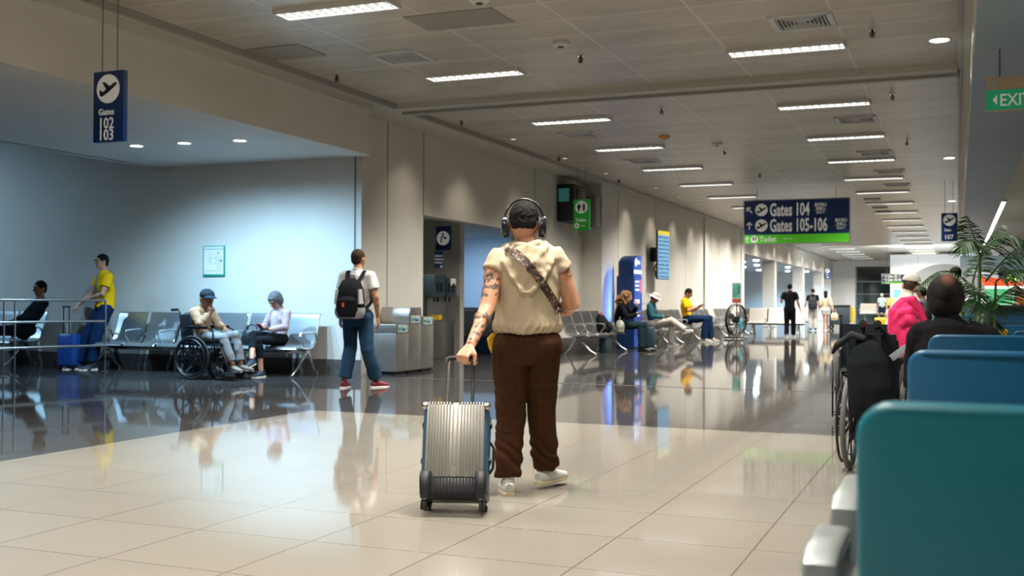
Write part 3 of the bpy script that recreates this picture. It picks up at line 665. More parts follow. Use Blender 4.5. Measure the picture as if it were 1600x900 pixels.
# blue seats at the right, seen from behind
blue = mat('blue_seat', (.006, .085, .185), .38, bump=.06, bscale=160, var=.10, vscale=2)
teal = mat('teal_seat', (.004, .125, .165), .36, bump=.06, bscale=160, var=.10, vscale=2)
def blue_row(label, x0, y, n, m, pitch=.62, arm=True, ztop=1.0, hh=.50):
    """x0 = left edge of the first back; backs face the camera"""
    t = thing('seat_row', label, 'bench', (x0, y, 0), 0, 'blue seat rows at the right')
    for i in range(n):
        a = i * pitch; W = pitch - .035
        # curved pad with rounded corners
        vs = []; fs = []; nx, nz = 14, 14; mb = MB()
        def pt(u, v, s):
            x = a + W * u; z = ztop - hh + hh * v
            bow = .018 * (1 - (2 * u - 1) ** 2) + .10 * (1 - v) ** 1.3 * -.4
            return V((x, bow + (.028 if s else 0) - .02 * (v > .97), z))
        r = .05
        out = []
        for (cx, cz, a0) in ((W - r, hh - r, 0), (r, hh - r, 90), (r, r, 180), (W - r, r, 270)):
            for k in range(6): an = math.radians(a0 + 90 * k / 5); out.append((cx + r * math.cos(an), cz + r * math.sin(an)))
        mb.poly([(a + x, 0, ztop - hh + z) for x, z in out], .04, (0, -1, 0))
        b_ = mb.build('backrest', m, t, bevel=.012, bseg=3)
        for v_ in b_.data.vertices:
            u = (v_.co.x - a) / W; q = (v_.co.z - (ztop - hh)) / hh
            v_.co.y += .03 * (1 - (2 * u - 1) ** 2) * -1 + .055 * q * -1 + .015
        MB().loft([(a + .02 + W / 2 - .02, .06, .44), (a + W / 2, .30, .435), (a + W / 2, .50, .45), (a + W / 2, .54, .43)], [(W / 2, .03), (W / 2, .035), (W / 2, .03), (W / 2 - .02, .012)], side=(1, 0, 0), n=20, p=5).build('seat', m, t)
        MB().loft([(a + W / 2, .10, .36), (a + W / 2, .03, .46), (a + W / 2, -.01, .6)], [(.05, .012)] * 3, side=(1, 0, 0), n=10, p=4).build('back_bracket', ALU, t)
    w = n * pitch
    MB().box(-.05, w, .20, .28, .33, .41).build('beam', ALU, t, bevel=.01)
    for x in (.25, w - .3):
        MB().loft([(x, .24, .34), (x, .24, .05)], [(.03, .03)] * 2, n=10).box(x - .03, x + .03, -.05, .55, .0, .05).build('leg', ALU, t, bevel=.004)
    if arm:
        for x in [-.045] + [pitch * (i + 1) - .018 for i in range(n)]:
            mbA = MB().loft([(x, .02, .40), (x, .02, .60), (x, .05, .665), (x, .12, .675), (x, .40, .67), (x, .44, .64), (x, .44, .42)], [(.026, .022), (.026, .022), (.026, .018), (.028, .014), (.028, .014), (.026, .016), (.022, .018)], side=(1, 0, 0), n=14, p=4)
            mbA.build('armrest', ALU, t)
    return t
for (u, v_, n_, m_, pt_, lb) in ((1340, 622, 3, teal, .62, 'nearest teal seat row at the bottom right, seen from behind'), (1418, 545, 2, blue, .62, 'second row of blue seats behind the teal one'), (1450, 522, 1, blue, .48, 'single blue seat back directly behind the bald man')):
    q = G(u, v_, 1.0); blue_row(lb, q.x, q.y, n_, m_, pt_)
for (x, y, n, lb) in ((.95, 8.9, 2, 'blue seats at the right edge beside the palm'), (-.1, 12.2, 3, 'blue seat row beyond the bald man, under the palm'), (.4, 15.5, 4, 'blue seat row beyond the palm at the right edge'), (-.3, 20, 5, 'farther blue seat row beyond the palm'), (-.2, 27, 6, 'farthest blue seat row before the shops')):
    blue_row(lb, x, y, n, blue, ztop=.86)
# silver armrests of a bench end nearer to the camera
for (un, vn, vf, lb) in ((1320, 788, 752, 'blurred silver armrest beside the left edge of the teal seat, the farther of two'), (1281, 872, 833, 'blurred silver armrest in the bottom right corner, the nearer of two')):
    n_ = G(un, vn, .72); f_ = G(un + (vn - vf) * .55, vf, .72); L_ = max((f_ - n_).length, .2)
    t = thing('bench_armrest', lb, 'armrest', (n_.x, n_.y, 0), 0)
    MB().loft([(0, 0, .02), (0, 0, .66), (0, .004, .705), (0, .03, .72), (0, L_, .72), (0, L_ + .03, .705), (0, L_ + .03, .02)], [(.030, .014)] * 7, side=(1, 0, 0), n=18, p=4).build('arm_loop', mat('arm_grey', (.30, .33, .33), .42, .6), t)
    MB().box(-.04, .04, -.02, L_ + .05, 0, .02).build('foot_plate', ALU, t, bevel=.004)

# ------------------------------------------------------------------ railing at the left
t = thing('railing', 'three-bar steel railing at the far left', 'railing', (0, 0, 0))
A_ = CAM_P + ray(-40, 468) * 15.6; B_ = CAM_P + ray(165, 468) * 17.15; A_.z = 0; B_.z = 0
for z in (1.13, .80, .42):
    MB().cyl(A_ + V((0, 0, z)), B_ + V((0, 0, z)), .020, 12).build('rail', STEEL, t)
for k in (.0, .21, .29, 1):
    q = A_.lerp(B_, k); MB().cyl(q, q + V((0, 0, 1.14)), .014, 12).cyl(q, q + V((0, 0, .015)), .06, 16).build('post', STEEL, t)

# ------------------------------------------------------------------ recycling bins
binm = mat('bin_steel', (.46, .44, .41), .34, .85, var=.12, vscale=4, bump=.05, bscale=60)
def bin_box(label, x0, x1, y0, y1, h, text, hood=0):
    t = thing('recycling_bin', label, 'bin', ((x0 + x1) / 2, (y0 + y1) / 2, 0))
    a = (x1 - x0) / 2; b = (y1 - y0) / 2
    MB().box(-a, a, -b, b, .05, h - .14).build('body', binm, t, bevel=.006)
    MB().box(-a + .03, a - .03, -b + .03, b - .03, 0, .05).build('plinth', BLACK, t, False)
    MB().box(-a - .004, a + .004, -b - .004, b + .004, h - .135, h).build('top_band', binm, t, bevel=.006)
    if hood: 
        MB().add([(-a, -b, h), (a, -b, h), (a, b, h), (-a, b, h), (-a, -b + .05, h + hood), (a, -b + .05, h + hood), (a, b, h + hood), (-a, b, h + hood)], [(0, 1, 5, 4), (1, 2, 6, 5), (2, 3, 7, 6), (3, 0, 4, 7), (4, 5, 6, 7), (0, 3, 2, 1)]).build('hood', binm, t, bevel=.004)
    tx = MB(); M_ = T(a + .007, -b + .17, h - .10) @ RZ(PI / 2)
    MB().box(a + .003, a + .006, -b + .06, b - .06, h - .128, h - .01).build('label_plate', mat('label_pale', (.38, .50, .46), .4), t, False)
    text_into(tx, text, .075, M_, .75, bold=.002); tx.build('lettering', mat('label_blue', (.01, .09, .30), .4), t, False)
    rc = MB().torus((a + .007, -b + .11, h - .07), (1, 0, 0), .026, .010, 3, 5); rc.build('recycling_mark', mat('label_green', (.0, .25, .12), .4), t, False)
    return t
bin_box('low steel paper bin nearest the camera, left of the recycling group', -8.49, -7.98, 14.78, 15.20, .78, 'Paper')
bin_box('tall hooded steel plastics bin behind the paper bin', -8.49, -7.98, 15.21, 15.63, .92, 'Plastic', .12)
bin_box('steel bin with green and blue label at the right of the group', -8.49, -7.98, 15.64, 16.07, .89, 'Cans')

# ------------------------------------------------------------------ drinking water dispenser
dg = mat('dispenser_grey', (.055, .095, .11), .4, .3)
t = thing('water_dispenser', 'tall dark blue-grey drinking water dispenser in the niche', 'dispenser', (-9.62, 19.1, 0))
MB().box(-.02, .16, -.1, .9, 0, .72).build('pedestal', STEEL, t, bevel=.01)
MB().box(-.70, -.02, -.1, .9, 0, 1.66).build('cabinet', dg, t, bevel=.012)
MB().box(-.02, .20, -.1, .40, 1.22, 1.66).build('left_dispense_head', dg, t, bevel=.02)
MB().box(-.02, .20, .46, .92, 1.22, 1.62).build('right_dispense_head', dg, t, bevel=.02)
MB().box(-.02, .17, -.1, .92, .72, .77).build('drip_tray', STEEL, t, bevel=.006)
MB().box(-.02, .02, -.06, .9, .77, 1.22).build('back_plate', STEEL, t, False)
for y in (.05, .22, .55, .75): MB().cyl((.12, y, 1.22), (.12, y, 1.13), .018).box(.17, .215, y - .05, y + .05, 1.32, 1.5).build('tap', BLACK, t)
MB().box(-.02, .19, .10, .26, .775, .87).build('yellow_notice', mat('notice_yellow', (.80, .48, .02), .5), t, False)
MB().box(.20, .205, .62, .86, 1.46, 1.60).build('white_notice', SIGNWHITE, t, False)
# white counter with blue kick board in the niche
t = thing('niche_bench', 'white and blue low cabinet wall beyond the dispenser', 'cabinet', (-9.9, 22.6, 0))
MB().box(-2, 1.0, 0, .3, .35, .95).build('panel', mat('cabinet_white', (.62, .65, .66), .4), t, bevel=.01)
MB().box(-2, 1.0, .02, .3, 0, .35).build('kick_board', mat('kick_blue', (.06, .17, .36), .4), t, bevel=.005)

# ------------------------------------------------------------------ blue kiosk
kb = mat('kiosk_navy', (.004, .030, .13), .4); kf = mat('kiosk_face', (.01, .07, .38), .35, emit=(.01, .08, .5), estr=.35)
t = thing('charging_kiosk', 'tall blue charging kiosk with arched top behind the curly-haired woman', 'kiosk', (-7.32, 25.62, 0))
D_ = .74
# front faces +x
MB().box(-.42, .02, 0, D_, 0, 1.78).build('body', kb, t, bevel=.015)
hp = [(-.38, 1.78)] + [(-.38 + 0 * k, 1.78) for k in ()]
hd = MB(); prof = [(0.03, 1.78), (D_ - .03, 1.78), (D_ - .03, 2.30)] + [(D_ - .03 - (D_ - .06) * math.sin(a * PI / 16) , 2.30 - .24 * (1 - math.cos(a * PI / 16))) for a in range(1, 8)] + [(0.03, 2.02)]
hd.poly([(.0, y, z) for y, z in prof], .38, (1, 0, 0)); hd.build('head', kb, t, bevel=.008)
fc = MB().poly([(.008, y, z) for y, z in prof], .006, (1, 0, 0)); fc.build('head_face', kf, t, False)
MB().box(.02, .028, .03, D_ - .03, .05, 1.76).build('front_panel', kf, t, False)
lt = MB(); lt.box(.01, .014, .05, D_ - .05, 1.84, 1.93)
lt.poly([(.016, .22 + .09 * math.cos(2 * PI * k / 20), 2.12 + .10 * math.sin(2 * PI * k / 20)) for k in range(20)], .003, (1, 0, 0))
text_into(lt, 'Globe', .13, T(.014, .34, 2.08) @ RZ(PI / 2), .75, bold=.003)
lt.build('head_lettering', mat('kiosk_white', (.85, .87, .9), .4, emit=(1, 1, 1), estr=.8), t, False)
lt = MB()
for z in (1.62, 1.52, 1.42): lt.box(.03, .033, .08, .45, z, z + .05)
for z in (1.10, .78, .50): lt.box(.03, .06, .06, .38, z, z + .11)
lt.build('front_lettering', mat('kiosk_white2', (.7, .75, .9), .4, emit=(.8, .9, 1), estr=.4), t, False)
MB().box(.03, .034, .50, .66, 1.38, 1.70).build('red_tag', mat('kiosk_red', (.6, .15, .3), .4, emit=(.7, .2, .4), estr=.3), t, False)
sd = MB()
for k in range(10):
    a0 = 2 * PI * k / 10; sd.poly([(-.20 + r * math.cos(a), -.006, 1.25 + r * math.sin(a)) for r, a in ((.085, a0 + .07), (.135, a0 + .05), (.135, a0 + .56), (.085, a0 + .5))], .004, (0, -1, 0))
sd.poly(disc_pts(-.2, 1.25, .04, -.006, 12), .004, (0, -1, 0))
for k in range(9): 
    a0 = math.radians(200 + k * 30); sd.poly([(-.20 + r * math.cos(a), -.006, 1.0 + r * math.sin(a)) for r, a in ((.035, a0), (.06, a0), (.06, a0 + .5), (.035, a0 + .5))], .004, (0, -1, 0))
sd.build('side_emblem', mat('emblem_pale', (.50, .58, .66), .4), t, False)
for z in (1.14, .82, .54): MB().box(.02, .10, .03, D_ - .03, z - .045, z - .03).build('shelf', kf, t, False)
kl = bpy.data.lights.new('kiosk_light', 'AREA'); kl.energy = 9; kl.color = (.1, .25, 1); kl.shape = 'RECTANGLE'; kl.size = .35; kl.size_y = 1.2; kl.spread = math.radians(120)
ko = bpy.data.objects.new('kiosk_light', kl); COL.objects.link(ko); ko.parent = t; ko.location = (-.44, .35, 1.3); ko.rotation_euler = V((-1, -.55, .1)).to_track_quat('-Z', 'Y').to_euler()

# ------------------------------------------------------------------ pedestal fan
q = G(1151, 529, 0)
t = thing('drum_fan', 'large round black drum fan on a low stand by the far seats', 'fan', (-6.45, 34.3, 0), math.radians(66)); t.scale = (.84, .84, .84)
fc = MB(); c0 = (0, 0, .74); R_ = .62 * .98
fr = MB().torus((0, -.08, .72), (0, 1, 0), .58, .022, 36, 8).torus((0, .08, .72), (0, 1, 0), .58, .022, 36, 8)
fr.loft([(0, -.04, .72), (0, .04, .72)], .60, side=(1, 0, 0), n=36, cap=False); fr.build('drum', BLACK, t)
gr = MB()
for k in range(1, 6): gr.torus((0, -.09, .72), (0, 1, 0), .1 * k, .008, 28, 5)
for k in range(8):
    a = PI * k / 8; gr.rod([(-.58 * math.cos(a), -.14, .72 - .58 * math.sin(a)), (.58 * math.cos(a), -.14, .72 + .58 * math.sin(a))], .007, 5)
gr.build('grille', BLACK, t)
MB().cyl((0, -.1, .72), (0, .1, .72), .12, 20).build('motor', DARKMETAL, t)
for k in range(3):
    a = 2 * PI * k / 3 + .5
    MB().loft([(0.1 * math.cos(a), 0, .72 + .1 * math.sin(a)), (.3 * math.cos(a + .1), .0, .72 + .3 * math.sin(a + .1)), (.52 * math.cos(a + .2), 0, .72 + .52 * math.sin(a + .2))], [(.04, .008), (.11, .008), (.10, .006)], side=(-math.sin(a), .5, math.cos(a)), n=10).build('blade', mat('fan_grey', (.22, .22, .20), .4), t)
MB().torus((0, 0, .06), (0, 0, 1), .42, .03, 30, 8).build('base_ring', BLACK, t)
for sx in (-1, 1): MB().rod([(sx * .42, 0, .06), (sx * .52, 0, .2), (sx * .62, 0, .72)], .022).build('stand_arm', BLACK, t)
MB().ell((.06, -.16, .56), (.10, .02, .22)).build('teal_tag', mat('fan_teal', (.02, .35, .42), .5), t)
q = AY(1147, 475, 36.0)
t = thing('poster_stand', 'slim standing poster frame rising behind the round fan', 'poster stand', (-6.75, 36.0, 0))
MB().cyl((0, 0, 0), (0, 0, 1.2), .02).cyl((0, 0, 0), (0, 0, .02), .2, 20).build('stand', DARKMETAL, t)
MB().box(-.17, .17, -.015, .015, 1.12, 1.82).build('frame', SIGNWHITE, t, bevel=.004)
MB().box(-.14, .14, -.02, -.014, 1.3, 1.78).build('picture', mat('poster_green', (.12, .42, .36), .5, var=.6, vscale=9), t, False)
MB().box(-.14, .14, -.02, -.014, 1.14, 1.28).build('caption_panel', mat('poster_red', (.5, .12, .08), .5), t, False)

# ------------------------------------------------------------------ cleaning cart far down the aisle
q = G(1325, 509, 0); q = V((-3.75, 50, 0))
t = thing('cleaning_cart', 'dark cleaning cart with a yellow bag far down the aisle', 'cart', (AY(1312, 480, 50).x, 50, 0))
MB().box(-.42, .42, -.3, .3, .2, 1.0).build('bin', mat('cart_dark', (.03, .05, .07), .5), t, bevel=.04)
MB().box(-.46, .46, -.34, .34, 1.0, 1.07).build('lid', BLACK, t, bevel=.01)
MB().loft([(.52, 0, 1.02), (.56, 0, .7), (.52, 0, .3)], [(.06, .2), (.10, .24), (.07, .2)], side=(1, 0, 0), n=12).build('yellow_bag', mat('bag_yellow', (.85, .50, .02), .5), t)
for x in (-.36, .36):
    for y in (-.25, .25): MB().torus((x, y, .1), (0, 1, 0), .075, .025, 16, 6).rod([(x, y, .1), (x, y, .22)], .015).build('wheel', RUBBER, t)
# ------------------------------------------------------------------ shops at the far right
def rect_on_y(u0, v0, u1, v1, y): a = AY(u0, v1, y); b = AY(u1, v0, y); return a.x, b.x, a.z, b.z
GLOW = mat('shop_white_glow', (.85, .88, .9), .5, emit=(.85, .95, 1), estr=1.1)  # glow put into the white to stand for brightly lit shop interiors
t = thing('shop', 'bright white shop front in the distance behind the white cap woman', 'shop', (0, YSHOP + 4, 0))
yy = YSHOP + 4
x0, x1, z0, z1 = rect_on_y(1391, 398, 1470, 492, yy)
MB().box(x0, x1 + 3, 0, 3, 0, 3.94).build('back_wall', WHITEP, t, False)
x0, x1, z0, z1 = rect_on_y(1392, 432, 1504, 462, yy)
MB().box(x0, x1, -.1, 0, z0, z1).build('lit_interior_glow', GLOW, t, False)  # glowing sheet in place of the lit interior, not a fitting
for (u0, v0, u1, v1, c) in ((1396, 452, 1408, 466, (.10, .30, .75)), (1396, 468, 1410, 474, (.3, .5, .6)), (1442, 452, 1452, 462, (.15, .35, .75)), (1416, 452, 1426, 470, (.5, .5, .5))):
    a, b, c0, d = rect_on_y(u0, v0, u1, v1, yy - .4); MB().box(a, b, -.4, -.12, c0, d).build('display', mat('disp%d' % u0, c, .5, emit=c, estr=.35), t, False)
t = thing('kiosk_canopy', 'white arched stall canopy behind the bald head', 'canopy', (AY(1475, 470, 40).x, 40, 0))
arc = [(1.35 * math.cos(a * PI / 24), 0, 1.35 + 1.15 * math.sin(a * PI / 24)) for a in range(25)]
inn = [(1.18 * math.cos(a * PI / 24), 0, 1.35 + 1.0 * math.sin(a * PI / 24)) for a in range(25)][::-1]
MB().poly(arc, .3, (0, -1, 0)).build('arch', mat('canopy_white', (.72, .76, .80), .45), t, False)
MB().box(-1.35, -1.2, 0, .4, 0, 1.36).box(1.2, 1.35, 0, .4, 0, 1.36).build('post', WHITEP, t, False)
MB().box(-1.1, 1.1, -.1, .5, 0, .85).build('counter', mat('stall_blue', (.05, .16, .24), .5), t, bevel=.02)
for k, c in enumerate(((.1, .4, .7), (.7, .1, .4), (.1, .5, .3), (.8, .4, .1), (.3, .3, .7))):
    for z in (.9, 1.12): tag(MB().box(-1.0 + k * .42, -.72 + k * .42, 0, .2, z, z + .18).build('package', mat('pk%d' % k, c, .5, emit=c, estr=.15), t, False))
t = thing('display_shelf', 'orange-yellow snack shelf stand in front of the far white shop', 'shelf', (AY(1436, 480, 52).x, 52, 0)); t.scale = (.86, 1, 1)
for z in (.25, .65, 1.05): MB().box(-1.55, 1.45, -.2, .25, z, z + .05).build('shelf_board', mat('shelf_orange', (.75, .38, .03), .5), t, False)
for z in (.30, .70, 1.10):
    gm = MB()
    for k in range(16): gm.box(-1.5 + k * .18, -1.36 + k * .18, -.15, .1, z, z + .22)
    gm.build('goods', mat('goods_yellow', (.80, .60, .15), .5, var=.7, vscale=6), t, False)
MB().box(-1.6, -1.55, -.2, .25, 0, 1.4).box(1.45, 1.5, -.2, .25, 0, 1.4).box(-1.55, 1.45, .24, .26, 0, 1.4).build('carcass', mat('shelf_tan', (.6, .42, .22), .5), t, False)
tag(MB().loft([(0, 0, 0), (0, 0, .08), (0, 0, .36), (0, 0, .42)], [.5, .65, .7, .66], n=24).build('floor_tub', mat('pouf_yellow', (.75, .52, .03), .5)), 'round yellow tub on the floor before the night window', 'tub').location = (AY(1389, 485, 58).x, 58, 0)
# food shop with red fascia
ys = 42.0
t = thing('food_shop', 'food shop with red fascia and green neon lettering at the right edge', 'shop', (0, ys, 0))
def rp(name, u0, v0, u1, v1, d, m, th=.2):
    a, b, c0, d0 = rect_on_y(u0, v0, u1, v1, ys + d); return MB().box(a, b, d, d + th, max(c0, 0), d0).build(name, m, t, False)
rp('fascia', 1503, 434, 1640, 447, 0, mat('fascia_red', (.80, .07, .02), .4, emit=(1, .12, .03), estr=.7))
rp('dark_header', 1560, 421, 1640, 434, .3, mat('header_dark', (.02, .06, .07), .4))
rp('upper_wall', 1500, 398, 1640, 421, .6, mat('header_blue', (.30, .45, .52), .5))
rp('back_wall', 1503, 446, 1640, 500, 2.5, GLOW)
rp('green_menu', 1538, 451, 1583, 476, 2.2, mat('menu_green', (.10, .55, .25), .5, emit=(.15, .8, .35), estr=.4))
rp('menu_board', 1574, 453, 1580, 463, 2.1, SIGNWHITE, .05)
rp('tan_panel', 1584, 450, 1640, 480, 2.1, mat('panel_tan', (.60, .50, .42), .5))
rp('orange_poster', 1590, 465, 1606, 474, 1.9, mat('poster_orange', (.85, .30, .05), .5, emit=(.9, .3, .05), estr=.25))
rp('counter', 1500, 477, 1640, 505, 1.0, mat('counter_dark', (.03, .05, .06), .4))
a = AY(1574, 443, ys); tx = MB(); text_into(tx, 'GO KINBO', .36, T(a.x, -.03, AY(1574, 439, ys).z), 1.1, th=.03, bold=.012)
tx.build('neon_lettering', lamp('neon_green', (.35, 1, .05), 2.2), t, False)
for (x, c) in ((1.6, 0), (3.2, 0)): pass
al = bpy.data.lights.new('far_wall_fill', 'AREA'); al.energy = 700; al.size = 5; al.color = (.85, .95, 1); ao = bpy.data.objects.new('far_wall_fill', al); COL.objects.link(ao); ao.location = (-1.5, YSHOP - 4, 3.4); ao.rotation_euler = V((0, 1, .15)).to_track_quat('-Z', 'Y').to_euler()  # added lamp without a fitting, aimed to brighten the far shop wall
t = thing('glass_railing', 'dark topped glass barrier behind the palm at the right', 'railing', (0, 17.0, 0))
a = AY(1548, 478, 17).x
MB().box(a, 8, -.03, .03, 1.04, 1.12).build('top_rail', BLACK, t, bevel=.01)
for x in (a + .95, a + 2.6, a + 4.2): MB().box(x, x + .09, -.04, .04, 0, 1.04).build('post', BLACK, t, False)
MB().box(a, 8, -.006, .006, .12, 1.04).build('pane', mat('barrier_glass', (.35, .6, .75), .03, trans=.9), t, False)
t = thing('yellow_sign_post', 'narrow yellow post between the blue seats at the right edge', 'post', (AY(1568, 515, 11).x, 11.0, 0))
MB().box(-.035, .035, -.02, .02, .02, .90).build('panel', mat('post_yellow', (.80, .50, .02), .5), t, bevel=.01); MB().box(-.09, .09, -.1, .1, 0, .02).build('foot', BLACK, t, False)

# ------------------------------------------------------------------ palm
leafm = mat('palm_leaf', (.020, .075, .018), .5, var=.5, vscale=3); stemm = mat('palm_stem', (.10, .16, .045), .5, var=.3)
PX, PY = AY(1528, 480, 9.4).x, 9.4
t = thing('potted_palm', 'tall green potted areca palm behind the bald man', 'plant', (PX, PY, 0))
MB().loft([(0, 0, 0), (0, 0, .05), (0, 0, .42), (0, 0, .44)], [.20, .22, .28, .27], n=28).build('pot', mat('pot_brown', (.10, .06, .04), .5), t)
MB().loft([(0, 0, .40), (0, 0, .43)], [.26, .25], n=20).build('soil', mat('soil', (.03, .02, .015), .9), t)
random.seed(11)
def frond(base, tip, sag, n=26, ll=.30, w=.016, name='frond', crown=None):
    base = V(base); tip = V(tip); m_ = MB(); pts = []
    for i in range(n + 1):
        s = i / n; q = base.lerp(tip, s); q.z += sag * 4 * s * (1 - s) * .5 + sag * .3 * math.sin(PI * s); pts.append(q)
    m_.loft(pts, [max(.008 * (1 - .8 * i / n), .002) for i in range(n + 1)], n=6)
    for i in range(3, n + 1):
        s = i / n; tg = (pts[i] - pts[i - 1]).normalized(); sd = tg.cross(V((0, 0, 1))); sd = sd.normalized() if sd.length > .05 else V((1, 0, 0))
        L = ll * math.sin(PI * min(1, .25 + .75 * s) ** .9) * .9 + .05
        for k in (-1, 1):
            d = (sd * k * .85 + tg * .65 + V((0, 0, random.uniform(-.75, -.25)))).normalized(); up = d.cross(tg).normalized()
            wv = tg.cross(up); wv = (tg - d * tg.dot(d)).normalized() * w
            a0 = pts[i]; mid = a0 + d * L * .5 + V((0, 0, -.01)); end = a0 + d * L + V((0, 0, -.06 * L / .3 - .02 * random.random()))
            e2 = V((0, 0, .003))
            m_.add([a0 - wv * .4, mid - wv, end, mid + wv, a0 + wv * .4, a0 + e2, mid + e2 * 2], [(0, 1, 6, 5), (1, 2, 6), (5, 6, 3, 4), (6, 2, 3)])
    return m_.build(name, leafm, t)
def pxl(u, v, dy=0): q = AY(u, v, PY + dy); return (q.x - PX, dy, q.z)
stems = [((0, 0, .42), pxl(1531, 398), .016), ((.06, .05, .42), pxl(1520, 440, .1), .012), ((-.08, .02, .42), pxl(1500, 452, -.1), .012), ((.10, -.04, .42), pxl(1556, 440, -.1), .012), ((-.03, -.08, .42), pxl(1490, 470, -.15), .010)]
for a, b, r in stems:
    a = V(a); b = V(b); m_ = a.lerp(b, .5) + V((0, 0, .03)); MB().loft([a, a.lerp(m_, .5), m_, m_.lerp(b, .5), b], [r * 1.3, r * 1.2, r, r * .9, r * .7], n=8).build('stem', stemm, t)
frs = [((1531, 398, 0), (1510, 338, .1), .01, .22), ((1531, 398, 0), (1503, 392, -.15), .12, .20), ((1531, 400, 0), (1566, 352, .05), .04, .20), ((1531, 404, 0), (1612, 392, -.1), .20, .30),
       ((1540, 440, 0), (1618, 372, 0), .06, .30), ((1520, 450, .1), (1436, 447, -.15), .16, .22), ((1520, 440, .1), (1536, 388, .2), .01, .18),
       ((1556, 440, -.1), (1608, 432, -.2), .06, .22), ((1500, 460, -.1), (1460, 440, .1), .08, .18), ((1490, 470, -.15), (1478, 510, -.3), .06, .18), ((1520, 455, 0), (1538, 500, -.25), .08, .2),
       ((1550, 480, 0), (1588, 446, -.2), .03, .22), ((1540, 470, 0), (1512, 440, -.2), .03, .2), ((1525, 490, .1), (1560, 475, -.2), .05, .2), ((1505, 490, .1), (1526, 470, -.2), .05, .2), ((1520, 500, 0), (1500, 522, -.2), .06, .2), ((1545, 495, 0), (1556, 525, .1), .06, .2)]
for a, b, sg, ll in frs: frond(pxl(a[0], a[1], a[2]), pxl(b[0], b[1], b[2]), sg, ll=ll * .9, n=24, w=.006)
# ------------------------------------------------------------------ wheelchairs
def wheelchair(label, loc, rz, hw=.27, hh=None, grey=False, armup=True):
    t = thing('wheelchair', label, 'wheelchair', loc, rz)
    tyre = mat('tyre_grey', (.10, .105, .10), .7) if grey else RUBBER
    R_ = .315
    for s in (-1, 1):
        x = s * (hw + .03)
        w_ = MB().torus((x, -.05, R_), (1, 0, 0), R_ - .018, .018, 40, 8).build('rear_wheel', tyre, t)
        rm = MB().torus((x + s * .045, -.05, R_), (1, 0, 0), R_ - .05, .009, 36, 6)
        for k in range(6):
            a = 2 * PI * k / 6; rm.cyl((x + s * .015, -.05 + (R_ - .04) * math.cos(a), R_ + (R_ - .04) * math.sin(a)), (x + s * .045, -.05 + (R_ - .05) * math.cos(a), R_ + (R_ - .05) * math.sin(a)), .005, 5)
        rm.build('push_rim', BLACK, w_)
        sp_ = MB().cyl((x - .03, -.05, R_), (x + .03, -.05, R_), .035)
        for k in range(8):
            a = 2 * PI * k / 8 + .2; sp_.loft([(x, -.05, R_), (x, -.05 + (R_ - .02) * math.cos(a), R_ + (R_ - .02) * math.sin(a))], [(.008, .022), (.006, .014)], side=(1, 0, 0), n=6)
        sp_.torus((x, -.05, R_), (1, 0, 0), R_ - .042, .012, 32, 6); sp_.build('spokes', BLACK, w_)
        cx = s * (hw - .01)
        c_ = MB().torus((cx, .42, .085), (1, 0, 0), .065, .022, 20, 8).cyl((cx - .015, .42, .085), (cx + .015, .42, .085), .05).build('caster', RUBBER, t)
        MB().rod([(cx + .03, .42, .085), (cx + .03, .40, .17), (cx, .38, .20), (cx, .38, .34)], .012).rod([(cx - .03, .42, .085), (cx - .03, .40, .17), (cx, .38, .20)], .012).build('fork', DARKMETAL, c_)
        f_ = MB().rod([(s * hw, -.22, .30), (s * hw, -.22, .50), (s * hw, .40, .50), (s * hw, .46, .44), (s * (hw - .03), .55, .18)], .013)
        f_.rod([(s * hw, -.22, .22), (s * hw, .38, .22), (s * hw, .38, .50)], .012).rod([(s * hw, -.05, .22), (s * hw, -.05, .50)], .012)
        hx = s * (hh if hh else hw)
        f_.rod([(s * hw, -.22, .22), (s * hw, -.24, .60), (s * hw, -.28, .88), (hx, -.30, .97), (hx, -.34, 1.0), (hx, -.42, 1.0)], .012)
        f_.build('side_frame', DARKMETAL, t)
        MB().cyl((hx, -.33, 1.0), (hx, -.45, .995), .019).build('push_handle', BLACK, t)
        MB().rod([(s * hw, -.23, .68), (s * hw, -.10, .735), (s * hw, .22, .735), (s * hw, .30, .70), (s * hw, .32, .52)], .012).build('arm_frame', DARKMETAL, t)
        MB().loft([(s * hw, -.14, .755), (s * hw, .20, .755)], [(.028, .018)] * 2, side=(1, 0, 0), n=12, p=3).build('arm_pad', BLACK, t, bevel=.004)
        MB().box(s * (hw - .02) - .07, s * (hw - .02) + .07, .52, .70, .10, .115).build('footplate', BLACK, t, bevel=.006)
    MB().rod([(-hw, -.1, .46), (hw, .2, .24)], .011).rod([(hw, -.1, .46), (-hw, .2, .24)], .011).build('cross_brace', DARKMETAL, t)
    cl = mat('wheelchair_cloth', (.012, .016, .022), .8, spec=.15, bump=.1, bscale=60)
    MB().sheet([(-.22, .50), (-.10, .485), (.1, .48), (.3, .485), (.42, .51), (.44, .49)], -hw, hw, .03).build('seat', cl, t)
    bk = MB().sheet([(-.235, .50), (-.25, .62), (-.265, .75), (-.285, .88), (-.29, .93)], -hw, hw, .02); bk.build('backrest', cl, t)
    return t

